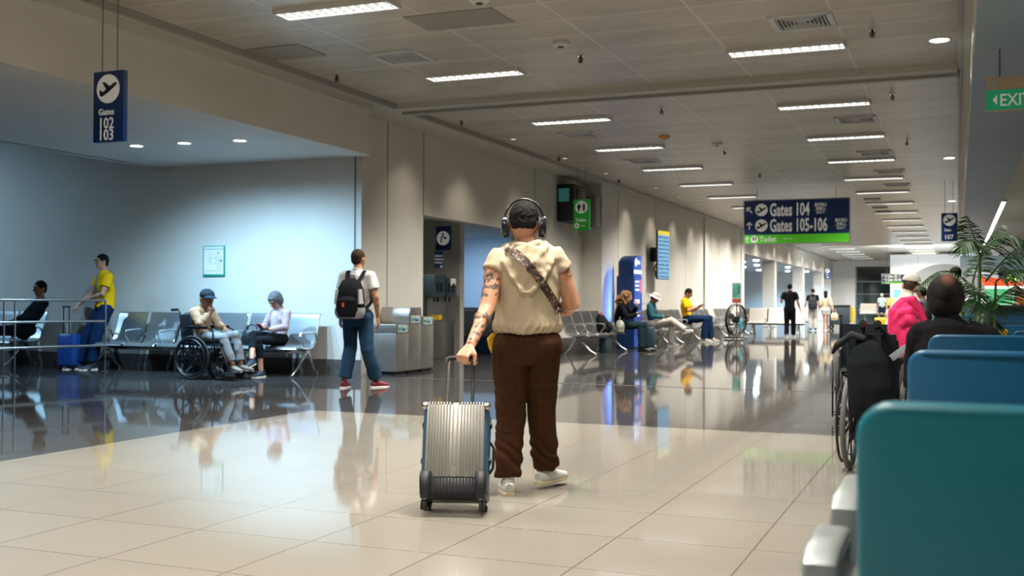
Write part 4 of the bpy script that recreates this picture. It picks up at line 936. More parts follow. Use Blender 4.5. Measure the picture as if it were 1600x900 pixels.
# ------------------------------------------------------------------ people
SKIN = mat('skin_tan', (.48, .235, .13), .5, bump=.03, var=.05); SKIN_D = mat('skin_brown', (.27, .13, .075), .5, var=.05); SKIN_L = mat('skin_light', (.60, .33, .22), .5, var=.05)
EYE = mat('eye_dark', (.02, .015, .012), .2); LIP = mat('lips', (.36, .13, .10), .5)
HAIR = mat('hair_black', (.012, .010, .009), .7, spec=.12, bump=.5, bscale=180)
HAIR_G = mat('hair_grey', (.10, .11, .12), .55, bump=.5, bscale=160, var=.4, vscale=40)
HAIR_C = mat('hair_copper', (.24, .115, .04), .7, bump=.6, bscale=90, var=.5, vscale=25)
def cloth(name, c, var=.06): return mat(name, c, .9, spec=.07, bump=.12, bscale=90, var=var, vscale=6)
def orient(look, up=(0, 0, 1)):
    y = V(look).normalized(); x = y.cross(V(up)).normalized(); z = x.cross(y); return Matrix((x, y, z)).transposed().to_4x4()
def hand(mb, wr, d, nrm, thumb, curl=.35, s=1.0, spread=0.0):
    wr = V(wr); d = V(d).normalized(); nrm = V(nrm); nrm = (nrm - d * nrm.dot(d)).normalized(); th = V(thumb); th = (th - d * th.dot(d) - nrm * th.dot(nrm)).normalized()
    mb.loft([wr - d * .02 * s, wr + d * .02 * s, wr + d * .06 * s, wr + d * .095 * s], [(.025 * s, .018 * s), (.032 * s, .018 * s), (.041 * s, .016 * s), (.038 * s, .012 * s)], side=th, n=14)
    for i, (off, L) in enumerate(((.030, .070), (.010, .080), (-.010, .074), (-.029, .056))):
        p0 = wr + d * .088 * s + th * off * s; dd = (d + th * spread * (off * 12)).normalized(); pts = [wr + d * .05 * s + th * off * s * .9, p0]; a = curl * (1 + .06 * i)
        for k, fr in enumerate((.45, .32, .23)):
            M_ = Matrix.Rotation(a * (.75 + .35 * (k == 1)), 3, d.cross(nrm)); dd = M_ @ dd; pts.append(pts[-1] + dd * L * fr * s)
        mb.loft(pts, [.009 * s, .0105 * s, .0093 * s, .0085 * s, .0072 * s], n=8)
    b = wr + d * .025 * s + th * .024 * s; d1 = (d * .65 + th * .7 + nrm * .25).normalized(); p1 = b + d1 * .042 * s; d2 = (d * .85 + th * .15 + nrm * (.25 + .5 * min(curl, 1))).normalized(); p2 = p1 + d2 * .032 * s; p3 = p2 + (d2 * .8 + nrm * .3 * curl).normalized() * .026 * s
    mb.loft([b, p1, p2, p3], [.015 * s, .0125 * s, .0105 * s, .0085 * s], n=8)
def limb(mb, pts, rad, sub=3, n=14):
    """smooth tapered limb through the joints"""
    P = []; Rr = []
    for i in range(len(pts) - 1):
        for j in range(sub): t = j / sub; P.append(V(pts[i]).lerp(V(pts[i + 1]), t)); Rr.append(rad[i] * (1 - t) + rad[i + 1] * t)
    P.append(V(pts[-1])); Rr.append(rad[-1]); mb.loft(P, Rr, n=n)

def stand(**k):
    J = dict(pelvis=(0, 0, .93), waist=(0, .0, 1.08), chest=(0, .01, 1.28), shc=(0, -.01, 1.43), neck=(0, -.01, 1.49), head=(0, .015, 1.645), look=(0, 1, 0),
             sh=[(-.18, -.01, 1.42), (.18, -.01, 1.42)], el=[(-.23, -.04, 1.13), (.23, -.04, 1.13)], wr=[(-.25, .05, .88), (.25, .05, .88)],
             hd=[(-.05, .1, -1), (.05, .1, -1)], hn=[(1, 0, 0), (-1, 0, 0)], ht=[(0, 1, 0), (0, 1, 0)], curl=[.35, .35],
             hip=[(-.09, 0, .90), (.09, 0, .90)], kn=[(-.10, .02, .50), (.10, .02, .50)], an=[(-.10, -.02, .09), (.10, -.02, .09)], toe=[(-.15, 1, 0), (.15, 1, 0)])
    J.update(k); return J
def sit(**k):
    J = dict(pelvis=(0, 0, .56), waist=(0, -.03, .70), chest=(0, -.05, .88), shc=(0, -.05, 1.01), neck=(0, -.045, 1.07), head=(0, -.01, 1.22), look=(0, 1, -.1),
             sh=[(-.18, -.05, 1.0), (.18, -.05, 1.0)], el=[(-.22, .02, .75), (.22, .02, .75)], wr=[(-.13, .24, .68), (.13, .24, .68)],
             hd=[(.3, 1, 0), (-.3, 1, 0)], hn=[(0, 0, -1), (0, 0, -1)], ht=[(1, 0, 0), (-1, 0, 0)], curl=[.4, .4],
             hip=[(-.09, 0, .56), (.09, 0, .56)], kn=[(-.12, .44, .53), (.12, .44, .53)], an=[(-.12, .46, .09), (.12, .46, .09)], toe=[(-.15, 1, 0), (.15, 1, 0)])
    J.update(k); return J

def person(label, loc, rz, J, skin=SKIN, shirt=None, trousers=None, shoes=None, hair='short', hairm=HAIR, vox=.008, scale=1.0, female=False, face=True, fat=1.0,
           sleeve=.75, sleeve_r=(.062, .058, .05), leg_r=(.098, .075, .065), leg_end=1.0, hem=.02, collar=True, foldamp=.004, hand_s=1.0, skirt=None, bodymat=None, solem=None, hemr=1.0, group=None, arm_k=1.0):
    t = thing('person', label, 'person', loc, rz, group); t.scale = (scale,) * 3
    g = lambda k: J[k]
    pv, wa, ch, sc_, nk, hdp = [V(J[k]) for k in ('pelvis', 'waist', 'chest', 'shc', 'neck', 'head')]
    side = (V(J['sh'][1]) - V(J['sh'][0])).normalized(); hs = (V(J['hip'][1]) - V(J['hip'][0])).normalized()
    k = .92 if female else 1.0
    O = orient(J['look']) @ Matrix.Scale(J.get('hk', 1.0), 4); H = lambda q: hdp + (O @ V(q))
    b = MB()
    b.loft([pv - V((0, 0, .08)) if abs(pv.z - .93) < .2 else pv - (wa - pv).normalized() * .06, pv, wa, ch, sc_, nk], [(.13, .09), (.15 * k, .10), (.125 * k * fat, .092 * fat), (.155 * k, .11), (.125 * k, .075), (.06, .055)], side=side, n=18)
    b.loft([nk - V((0, 0, .03)), nk, nk.lerp(hdp, .45), hdp + O @ V((0, -.015, -.04))], [.066 * k, .060 * k, .053 * k, .055], n=14)
    b.ell(hdp, (.076, .094, .105), 20, 14, O); b.ell(H((0, .028, -.055)), (.056, .062, .062), 16, 10, O); b.ell(H((0, .062, -.098)), (.026, .024, .020), 10, 8, O)
    b.loft([H((0, .090, .018)), H((0, .100, -.005)), H((0, .116, -.030)), H((0, .098, -.042))], [.009, .011, .015, .010], n=8)
    b.ell(H((0, .078, .030)), (.055, .022, .016), 12, 8, O)
    for s in (-1, 1): b.ell(H((s * .078, -.005, -.012)), (.009, .020, .031), 10, 8, O)
    for i in (0, 1):
        k2_ = k * arm_k; limb(b, [J['sh'][i], J['el'][i], J['wr'][i]], [.050 * k2_, .040 * k2_, .026 * k * (1 + (arm_k - 1) * .6)])
        fo = V(J['el'][i]).lerp(V(J['wr'][i]), .3); b.ell(fo, .043 * k2_, 10, 8); b.ell(V(J['sh'][i]).lerp(V(J['el'][i]), .35), .052 * k2_, 10, 8)
        b.ell(J['sh'][i], .055 * k)
        hand(b, J['wr'][i], J['hd'][i], J['hn'][i], J['ht'][i], J['curl'][i], hand_s)
        limb(b, [J['hip'][i], J['kn'][i], J['an'][i]], [.080, .052, .036]); b.ell(V(J['kn'][i]).lerp(V(J['an'][i]), .28), .053, 10, 8)
        an = V(J['an'][i]); td = V(J['toe'][i]).normalized(); b.loft([an - td * .04 - V((0, 0, .045)), an + V((0, 0, -.045)) + td * .06, an + td * .13 - V((0, 0, .06))], [.030, .034, .026], n=10)
    b.remesh('body', bodymat or skin, t, vox, 2)
    rnd = random.Random(hash(label) % 1000 if False else len(label))
    off = V((rnd.random() * 9, rnd.random() * 9, 0))
    def fold(amp, fx=9, fz=5): return lambda co, n_: amp * (noise.noise((V((co.x * fx, co.y * fx, co.z * fz)) + off)) + .5 * noise.noise(V((co.x * 22, co.y * 22, co.z * 13)) + off))
    if face:
        for s in (-1, 1): MB().ell(H((s * .031, .083, .008)), (.012, .008, .006), 8, 6, O).build('eye', EYE, t); MB().ell(H((s * .031, .090, .030)), (.018, .008, .004), 8, 6, O).build('eyebrow', hairm, t)
        MB().ell(H((0, .090, -.066)), (.020, .008, .007), 8, 6, O).build('lips', LIP, t)
    if shirt:
        m_ = MB(); lo = pv.lerp(wa, 0) + (pv - wa).normalized() * hem
        m_.loft([lo, pv, wa, ch, sc_, nk], [(.165 * k * hemr * fat, .118 * hemr * fat), (.165 * k * fat, .118 * fat), (.142 * k * fat, .11 * fat), (.178 * k, .128), (.145 * k, .092), (.070, .066)], side=side, n=22)
        for i in (0, 1):
            sh, el, wr = [V(J[q][i]) for q in ('sh', 'el', 'wr')]
            m_.ell(sh, .068 * k); inn = sh.lerp(sc_, .45); m_.loft([inn, sh], [.075 * k, .065 * k])
            if sleeve <= 1: limb(m_, [sh, sh.lerp(el, sleeve)], [sleeve_r[0], sleeve_r[1]])
            else: limb(m_, [sh, el, el.lerp(wr, sleeve - 1)], list(sleeve_r)); m_.ell(el, sleeve_r[1] * 1.05)
        if collar: m_.torus(nk + V((0, 0, .012)), (V(hdp) - nk).normalized(), .058, .012, 24, 8)
        m_.remesh('shirt', shirt, t, vox, 2, fold=fold(foldamp))
    if trousers:
        m_ = MB(); up = pv.lerp(wa, .42)
        m_.loft([pv - (wa - pv).normalized() * .14, pv - (wa - pv).normalized() * .07, pv, up], [(.10 * k, .095), (.155 * k, .118), (.165 * k, .118), (.145 * k * fat, .108 * fat)], side=hs, n=20)
        for i in (0, 1):
            hp, kn, an = [V(J[q][i]) for q in ('hip', 'kn', 'an')]
            if leg_end <= .5: limb(m_, [hp, hp.lerp(kn, leg_end * 2)], [leg_r[0], leg_r[1]])
            else: limb(m_, [hp, kn, kn.lerp(an, (leg_end - .5) * 2)], list(leg_r)); m_.ell(kn, leg_r[1] * 1.02)
            m_.ell(hp, leg_r[0] * 1.05)
        m_.remesh('trousers', trousers, t, vox, 2, fold=fold(foldamp, 8, 7))
    if skirt: pass
    if shoes:
        for i in (0, 1):
            an = V(J['an'][i]); td = V(J['toe'][i]).normalized(); upv = (V((0, 0, 1)) - td * td.z).normalized(); lat = td.cross(upv)
            s0 = an - upv * .09
            m_ = MB().loft([s0 - td * .075 + upv * .045, s0 - td * .05 + upv * .05, s0 + td * .03 + upv * .05, s0 + td * .11 + upv * .038, s0 + td * .175 + upv * .03, s0 + td * .20 + upv * .025],
                           [(.025, .030), (.038, .042), (.044, .042), (.050, .030), (.040, .024), (.018, .012)], side=lat, n=16, p=2.4)
            m_.loft([s0 + upv * .05 - td * .02, s0 + upv * .115 - td * .02], [(.038, .05), (.035, .042)], side=lat, n=14)
            sh_ = m_.build('shoe', shoes, t)
            MB().loft([s0 - td * .085 + upv * .012, s0 - td * .06 + upv * .012, s0 + td * .05 + upv * .012, s0 + td * .13 + upv * .012, s0 + td * .20 + upv * .015], [(.026, .013), (.040, .014), (.044, .013), (.050, .013), (.022, .012)], side=lat, n=16, p=3.5).build('sole', solem or SIGNWHITE, sh_)
    if hair:
        m_ = MB()
        if hair in ('short', 'fade', 'bob', 'long', 'curly', 'balding'):
            hr = {'fade': (.079, .088, .090), 'short': (.083, .097, .098), 'balding': (.082, .094, .08)}.get(hair, (.09, .102, .106))
            c = {'fade': (0, -.012, .030), 'balding': (0, -.018, .0)}.get(hair, (0, -.012, .022))
            m_.ell(H(c), hr, 22, 14, O)
            m_.ell(H((0, -.042, -.002 if hair == 'fade' else -.02)), (.072, .058, .058 if hair == 'fade' else .07), 16, 10, O)
        if hair == 'bob': m_.ell(H((0, -.02, -.01)), (.094, .085, .10), 18, 12, O); m_.ell(H((0, .06, .055)), (.06, .035, .035), 12, 8, O)
        if hair == 'long':
            m_.loft([H((0, -.05, .02)), H((0, -.075, -.08)), H((0, -.085, -.2)), H((0, -.08, -.30))], [(.085, .05), (.085, .045), (.075, .04), (.04, .02)], side=side, n=14)
        if hair == 'curly':
            r2 = random.Random(3); m_.ell(H((0, -.05, -.05)), (.115, .095, .16), 16, 12, O)
            for q in range(130):
                a = r2.uniform(0, 2 * PI); z = r2.uniform(-.26, .09); rr = (.115 if z < .02 else .115 - (z - .02) * .9) + .02 * r2.random() + (.03 if z < -.05 else 0)
                x_, y_ = rr * math.cos(a), rr * math.sin(a) - .03
                if y_ > .045 and z < .06: continue
                m_.ell(H((x_, y_, z)), r2.uniform(.026, .044), 8, 6)
        m_.remesh('hair', hairm, t, max(vox * .8, .005), 1, fold=lambda co, n_: .004 * noise.noise(co * 60))
    return t
def headframe(J):
    return T(*J['head']) @ orient(J['look']) @ Matrix.Scale(J.get('hk', 1.0), 4)
def cap_on(t, J, m, back=False, name='cap', k=1.0):
    O = headframe(J); mb = MB(); n0 = 0
    mb.ell((0, -.006, .035), (.088 * k, .103 * k, .085 * k), 22, 14)
    mb.v = [V((q.x, q.y, max(q.z, .03 - .0 * q.y))) for q in mb.v]
    mb.loft([(0, -.1, .032), (0, .0, .032), (0, .09, .032)], [(.02, .012)] * 3, side=(1, 0, 0), n=10)
    br = MB().loft([(0, .06, .040), (0, .10, .040), (0, .15, .032), (0, .175, .022)], [(.078, .006), (.076, .006), (.058, .005), (.03, .004)], side=(1, 0, 0), n=20, p=2.6)
    br.v = [V((q.x, q.y, q.z - q.x * q.x * 4)) for q in br.v]
    br.v = [V((q.x * k, q.y * k, q.z)) for q in br.v]; mb.xf(O); br.xf(O); c = mb.build(name, m, t); br.build('brim', m, c); return c
def phone(label, t, J, i, m=BLACK, parent_loc=None, off=(0, 0, 0)):
    w_ = t.matrix_basis if False else (Matrix.Translation(t.location) @ RZ(t.rotation_euler.z) @ Matrix.Scale(t.scale[0], 4))
    d = V(J['hd'][i]).normalized(); p = V(J['wr'][i]) + d * .085 + V(J['hn'][i]).normalized() * -.0 + V(off)
    nn = V(J['hn'][i]).normalized(); p = p + nn * .022
    y = d; z = nn; x = y.cross(z).normalized(); M_ = w_ @ T(*p) @ Matrix((x, y, z)).transposed().to_4x4()
    o = tag(MB().box(-.037, .037, -.075, .075, -.005, .005).build('mobile_phone', m, None, bevel=.003), label, 'phone')
    o.data.transform(Matrix()); o.matrix_world = M_; return o

# 1 --- the walking man in the middle
DM = 6.45
base = CAM_P + ray(824, 472) * DM; LX, LY = base.x, base.y
rz1 = math.atan2(-(ray(824, 472).x), ray(824, 472).y)
J1 = stand(pelvis=(0, 0, .90), waist=(0, 0, 1.06), chest=(0, .0, 1.26), shc=(0, -.01, 1.40), neck=(-.01, -.01, 1.46), head=(-.022, .015, 1.602), look=(.02, 1, -.02), hk=1.11,
           sh=[(-.178, -.02, 1.375), (.17, .0, 1.385)], el=[(-.232, -.14, 1.095), (.268, .03, 1.115)], wr=[(-.318, -.345, .885), (.17, .23, 1.06)],
           hd=[(-.30, -.45, -.42), (-.8, .6, .0)], hn=[(.25, .55, -.75), (0, -1, .0)], ht=[(.7, -.2, .1), (0, .2, 1)], curl=[1.25, .5],
           hip=[(-.10, 0, .86), (.09, 0, .87)], kn=[(-.095, .03, .47), (.085, .10, .49)], an=[(-.110, -.03, .085), (.115, .20, .115)], toe=[(-.12, 1, -.02), (.62, .78, .03)])
# skin with tattoos on the left arm
tm = bpy.data.materials.new('skin_tattooed'); tm.use_nodes = True; nt = tm.node_tree; n = nt.nodes; lk = nt.links; bb = n['Principled BSDF']; bb.inputs['Roughness'].default_value = .48
tc = n.new('ShaderNodeTexCoord'); sx = n.new('ShaderNodeSeparateXYZ'); lk.new(tc.outputs['Object'], sx.inputs[0])
tn = n.new('ShaderNodeTexNoise'); tn.inputs['Scale'].default_value = 16; tn.inputs['Detail'].default_value = 3; tn.inputs['Distortion'].default_value = 1.6; lk.new(tc.outputs['Object'], tn.inputs['Vector'])
def mth(op, a, b=None):
    q = n.new('ShaderNodeMath'); q.operation = op
    for i, z in enumerate((a, b)):
        if z is None: continue
        if isinstance(z, (int, float)): q.inputs[i].default_value = z
        else: lk.new(z, q.inputs[i])
    return q.outputs[0]
thr = mth('GREATER_THAN', tn.outputs[0], .505)
def band(lo, hi): return mth('MULTIPLY', mth('GREATER_THAN', sx.outputs[2], lo), mth('LESS_THAN', sx.outputs[2], hi))
reg = mth('ADD', mth('ADD', band(1.15, 1.31), band(.985, 1.075)), band(.905, .965))
reg = mth('MULTIPLY', reg, mth('LESS_THAN', sx.outputs[0], -.165)); inkf = mth('MULTIPLY', mth('MULTIPLY', reg, thr), .85)
mx = n.new('ShaderNodeMix'); mx.data_type = 'RGBA'; lk.new(inkf, mx.inputs[0]); mx.inputs[6].default_value = (.52, .25, .145, 1); mx.inputs[7].default_value = (.045, .05, .055, 1); lk.new(mx.outputs[2], bb.inputs['Base Color'])
BROWN = cloth('trousers_brown', (.046, .019, .009), .15)
p1 = person('man walking away in a sleeveless beige hoodie and brown trousers, pulling a suitcase', (LX, LY, 0), rz1, J1, bodymat=tm, trousers=BROWN, shoes=mat('shoe_white', (.62, .62, .58), .5), hair='fade', solem=mat('sole_cream', (.55, .46, .30), .5),
            vox=.006, face=True, leg_r=(.116, .088, .080), leg_end=.985, foldamp=.006, collar=False, arm_k=1.22, hand_s=1.08)
# trouser cuffs bunching at the ankle
hood_m = cloth('hoodie_beige', (.46, .375, .26), .04)
m_ = MB()
sd = V((1, 0, 0)); sg = MB()
sg.loft([(0, 0, .945), (0, -.0, .96), (0, -.005, 1.0), (0, -.01, 1.06), (0, -.005, 1.20), (0, -.005, 1.31), (-.004, -.01, 1.38), (-.006, -.012, 1.42), (-.01, -.01, 1.452)],
        [(.168, .115), (.196, .140), (.203, .148), (.192, .135), (.197, .140), (.206, .135), (.19, .115), (.13, .095), (.085, .08)], side=sd, n=30)
for s, i in ((-1, 0), (1, 1)):
    sh = V(J1['sh'][i]); el = V(J1['el'][i]); inn = V((s * .11, -.01, 1.37))
    sg.loft([inn, sh, sh.lerp(el, .12), sh.lerp(el, .26) + V((s * .012, 0, 0))], [(.075, .085), (.085, .08), (.082, .074), (.082, .070)], n=20)
# hood lying on the back: a deep V of thick folds
def arc3(pts): return [V(q) for q in pts]
sg.loft([(0, -.085, 1.44), (0, -.118, 1.36), (0, -.138, 1.28), (0, -.146, 1.20), (.0, -.145, 1.165)], [(.11, .035), (.13, .032), (.105, .026), (.055, .018), (.02, .01)], side=sd, n=24)
sg.loft([(-.135, .02, 1.455), (-.150, -.05, 1.425), (-.135, -.105, 1.36), (-.085, -.145, 1.27), (-.03, -.160, 1.185), (.02, -.160, 1.185), (.085, -.145, 1.26), (.135, -.11, 1.35), (.150, -.05, 1.425), (.13, .02, 1.455)], [.022, .024, .020, .017, .015, .015, .017, .020, .024, .022], n=12)
sg.loft([(-.115, .02, 1.47), (-.115, -.06, 1.445), (-.075, -.125, 1.385), (-.01, -.160, 1.325), (.035, -.150, 1.36), (.085, -.11, 1.42), (.105, -.04, 1.465), (.10, .03, 1.485)], [.020, .024, .022, .015, .019, .022, .024, .020], n=12)
sg.loft([(.085, -.09, 1.44), (.06, -.140, 1.36), (.03, -.160, 1.28)], [.016, .015, .008], n=10)
sg.loft([(-.085, .03, 1.475), (-.07, -.06, 1.462), (.0, -.095, 1.452), (.06, -.07, 1.472), (.085, .03, 1.488)], [.022, .026, .028, .026, .022], n=12)
def hfold(co, n_):
    x, y, z = co; a = 0
    if y < 0 and z < 1.24 + abs(x):
        # long folds fan out from below the hood and gather at the hem
        r_ = math.atan2(x - .05, z - 1.42); a += .0055 * math.sin(r_ * 16 + 3 * noise.noise(co * 5)) * min(1, (1.38 - z) * 5)
        a += .004 * noise.noise(V((x * 7, y * 7, z * 4)))
    if z < 1.02: a += .005 * math.sin(math.atan2(y, x) * 22 + 4 * noise.noise(co * 9)) * (1 - abs(z - .975) / .05 if abs(z - .975) < .05 else 0)
    if z > 1.3: a += .005 * noise.noise(V((x * 14, y * 14, z * 24)))
    return a + .003 * noise.noise(co * 22)
hoodie = sg.remesh('sleeveless_hoodie', hood_m, p1, .007, 5, fold=hfold)
# cuffs
ct = [c for c in kids(p1) if c.name.startswith('trousers')][0]
for v in ct.data.vertices:
    z = v.co.z; i = 0 if v.co.x < 0 else 1
    an = V(J1['an'][i])
    if z < .36:
        kk = (1 - abs(z - .2) / .16) if abs(z - .2) < .16 else 0
        v.co += v.normal * (.010 * math.sin(z * 70 + v.co.x * 38 + 4.5 * noise.noise(v.co * 7)) * kk)
    if .36 < z < .66 and v.co.y < .08: v.co += v.normal * .007 * noise.noise(V((v.co.x * 9 + z * 12, z * 22, 3)))
# waistband and strap laid on the garment
def wrap_band(target, pts, dirn, width, m, name, parent, lift=.004, up=(0, 0, 1)):
    bm_ = bmesh.new(); bm_.from_mesh(target.data); bvh = BVHTree.FromBMesh(bm_); bm_.free()
    L_, R__ = [], []; N = 60; pts = [V(q) for q in pts]
    seg = [(pts[i + 1] - pts[i]).length for i in range(len(pts) - 1)]; tot = sum(seg)
    def at(s):
        s *= tot
        for i, l in enumerate(seg):
            if s <= l or i == len(seg) - 1: return pts[i].lerp(pts[i + 1], s / l), (pts[i + 1] - pts[i]).normalized()
            s -= l
    mb = MB(); rows = []
    for k in range(N + 1):
        c, tg = at(k / N); d = V(dirn).normalized(); w_ = tg.cross(d).normalized(); row = []
        for f_ in (-.5, -.25, 0, .25, .5):
            o = c + w_ * width * f_; hit = bvh.ray_cast(o - d * 1.0, d, 2.0)
            row.append((hit[0] if hit[0] else o) - d * lift)
        rows.append(row)
    ysm = [[q.copy() for q in r] for r in rows]
    for k in range(2, N - 1):
        for j in range(5): ysm[k][j] = sum((rows[k + a][j] for a in (-2, -1, 0, 1, 2) if k + a <= N), V()) / len([a for a in (-2, -1, 0, 1, 2) if k + a <= N])
    vs = [q for r in ysm for q in r] + [q + V(dirn).normalized() * (lift + .002) for r in ysm for q in r]; K = (N + 1) * 5; fs = []
    for k in range(N):
        for j in range(4): a = k * 5 + j; fs.append((a, a + 1, a + 6, a + 5)); fs.append((a + K, a + 5 + K, a + 6 + K, a + 1 + K))
        for j in (0, 4): a = k * 5 + j; fs.append((a, a + 5, a + 5 + K, a + K))
    return mb.add(vs, fs).build(name, m, parent)
sm = bpy.data.materials.new('strap_pattern'); sm.use_nodes = True; nt = sm.node_tree; n = nt.nodes; lk = nt.links; bb = n['Principled BSDF']; bb.inputs['Roughness'].default_value = .5
tc = n.new('ShaderNodeTexCoord'); vo = n.new('ShaderNodeTexNoise'); vo.inputs['Scale'].default_value = 80; vo.inputs['Detail'].default_value = 1; vo.inputs['Distortion'].default_value = 1.0; lk.new(tc.outputs['Object'], vo.inputs['Vector'])
rp_ = n.new('ShaderNodeValToRGB'); rp_.color_ramp.elements[0].position = .59; rp_.color_ramp.elements[0].color = (.035, .018, .012, 1); rp_.color_ramp.elements[1].position = .63; rp_.color_ramp.elements[1].color = (.42, .25, .18, 1); lk.new(vo.outputs[0], rp_.inputs[0]); lk.new(rp_.outputs[0], bb.inputs['Base Color'])
strap = thing('crossbody_bag', 'brown patterned crossbody strap over the beige hoodie', 'bag', (LX, LY, 0), rz1)
wrap_band(hoodie, [(-.118, -.1, 1.452), (-.09, -.1, 1.43), (-.02, -.1, 1.375), (.08, -.1, 1.25), (.17, -.1, 1.115), (.185, -.1, 1.07)], (0, 1, 0), .048, sm, 'strap', strap, .008)
wrap_band(hoodie, [(-.14, .3, 1.48), (0, .3, 1.32), (.1, .3, 1.18), (.18, .3, 1.07)], (0, -1, 0), .048, sm, 'front_strap', strap, .005)
MB().loft([(-.06, .17, 1.0), (.08, .18, 1.0), (.16, .15, 1.03)], [(.07, .03), (.08, .035), (.05, .02)], side=(0, 0, 1), n=14, p=3).build('pouch', mat('pouch_brown', (.05, .025, .015), .5), strap)
# headphones
hp_ = thing('headphones', 'black over-ear headphones on the walking man', 'headphones', (LX, LY, 0), rz1)
O1 = headframe(J1)
bd = MB().loft([(.105 * math.cos(a * PI / 16), -.005, .12 * math.sin(a * PI / 16) + .008) for a in range(17)], [(.013, .006)] * 17, side=(0, 1, 0), n=10).xf(O1).build('headband', mat('headphone_black', (.012, .012, .014), .3), hp_)
for s in (-1, 1):
    MB().loft([(s * .078, -.005, -.022), (s * .092, -.005, -.022)], [(.042, .055)] * 2, side=(0, 1, 0), n=22).xf(O1).build('ear_cushion', RUBBER, hp_, bevel=.004)
    MB().loft([(s * .092, -.005, -.022), (s * .108, -.005, -.022), (s * .118, -.005, -.022), (s * .122, -.005, -.022)], [(.044, .058), (.046, .060), (.040, .053), (.024, .034)], side=(0, 1, 0), n=24).xf(O1).build('ear_cup', mat('headphone_gloss', (.012, .014, .018), .18), hp_)
    MB().torus((s * .110, -.005, -.022), (1, 0, 0), .030, .003, 24, 6).xf(O1).build('trim_ring', CHROME, hp_)
# yellow keys hanging at the hip
ky = thing('key_tag', 'yellow fob and clip hanging from the waistband of the walking man', 'key tag', (LX, LY, 0), rz1)
MB().rod([(-.185, -.02, .99), (-.205, -.03, .955), (-.195, -.03, .92)], .007, 6).build('clip', BLACK, ky)
MB().loft([(-.19, -.03, .95), (-.215, -.04, .91), (-.205, -.045, .86), (-.185, -.04, .80)], [(.010, .006), (.024, .012), (.020, .010), (.006, .005)], side=(1, 0, 0), n=10).build('fob', mat('fob_yellow', (.80, .45, .01), .5), ky)

# suitcase
cb = CAM_P + ray(711, 480) * 5.80
ct_ = thing('suitcase', 'ribbed grey hard-shell suitcase with blue sides, pulled by the walking man', 'suitcase', (cb.x, cb.y, 0), rz1 + math.radians(-2))
TL = RX(math.radians(-19))  # leaning away from the camera
def SB(): return MB()
shell = mat('shell_grey', (.36, .345, .31), .36, .45, bump=.02, bscale=120); shell_b = mat('shell_blue', (.035, .085, .15), .42, .2)
W2, D2, Z0, Z1 = .178, .115, .075, .572
def tilt(mb): return mb.xf(T(0, .02, .0) @ TL)
def rrect(w, d, r, z, n=5):
    out = []
    for cx, cy, a0 in ((w - r, d - r, 0), (-w + r, d - r, 90), (-w + r, -d + r, 180), (w - r, -d + r, 270)):
        for k in range(n + 1): an = math.radians(a0 + 90 * k / n); out.append(V((cx + r * math.cos(an), cy + r * math.sin(an), z)))
    return out
core = MB(); rings = [rrect(W2 - .03, D2 - .03, .03, Z0), rrect(W2 - .006, D2 - .008, .035, Z0 + .015), rrect(W2, D2, .04, Z0 + .04), rrect(W2, D2, .04, Z1 - .04), rrect(W2 - .006, D2 - .008, .035, Z1 - .012), rrect(W2 - .03, D2 - .03, .03, Z1)]
k_ = len(rings[0]); core.add([q for r in rings for q in r], [tuple(range(k_))[::-1], tuple(range(5 * k_, 6 * k_))] + [(i * k_ + j, i * k_ + (j + 1) % k_, (i + 1) * k_ + (j + 1) % k_, (i + 1) * k_ + j) for i in range(5) for j in range(k_)])
tilt(core).build('side_shell', shell_b, ct_)
tilt(MB().box(-W2 - .002, W2 + .002, -D2 - .004, D2, Z0 - .006, Z0 + .05)).build('bottom_shell', BLACK, ct_, bevel=.02)
ff = MB().box(-W2 + .022, W2 - .022, -D2 - .012, -D2 + .01, Z0 + .10, Z1 - .004); ff_o = tilt(ff).build('front_shell', shell, ct_, bevel=.008)
rb = MB()
for k in range(19):
    x = -W2 + .034 + k * (2 * W2 - .068) / 18
    if abs(x) < .022: continue
    rb.loft([(x, -D2 - .008, Z0 + .10), (x, -D2 - .0175, Z0 + .12), (x, -D2 - .0175, Z1 - .02), (x, -D2 - .004, Z1 + .004), (x, -D2 + .03, Z1 + .008), (x, D2 - .03, Z1 + .008)], [(.0042, .006)] * 6, side=(1, 0, 0), n=8)
tilt(rb).build('rib', shell, ff_o)
tilt(MB().box(-.012, .012, -D2 - .016, -D2 - .006, Z0 + .16, Z1 - .03).box(-.018, .018, -D2 - .013, -D2 + .01, Z0 + .10, Z1 + .004)).build('centre_panel', shell, ff_o, bevel=.003)
tilt(MB().box(-W2 + .02, W2 - .02, -D2 - .012, -D2 + .01, Z0 + .005, Z0 + .10)).build('lower_panel', BLACK, ct_, bevel=.012)
lr = MB()
for k in range(17): x = -W2 + .04 + k * (2 * W2 - .08) / 16; lr.loft([(x, -D2 - .014, Z0 + .02), (x, -D2 - .014, Z0 + .10)], [(.004, .004)] * 2, n=6)
tilt(lr).build('lower_rib', BLACK, ct_)
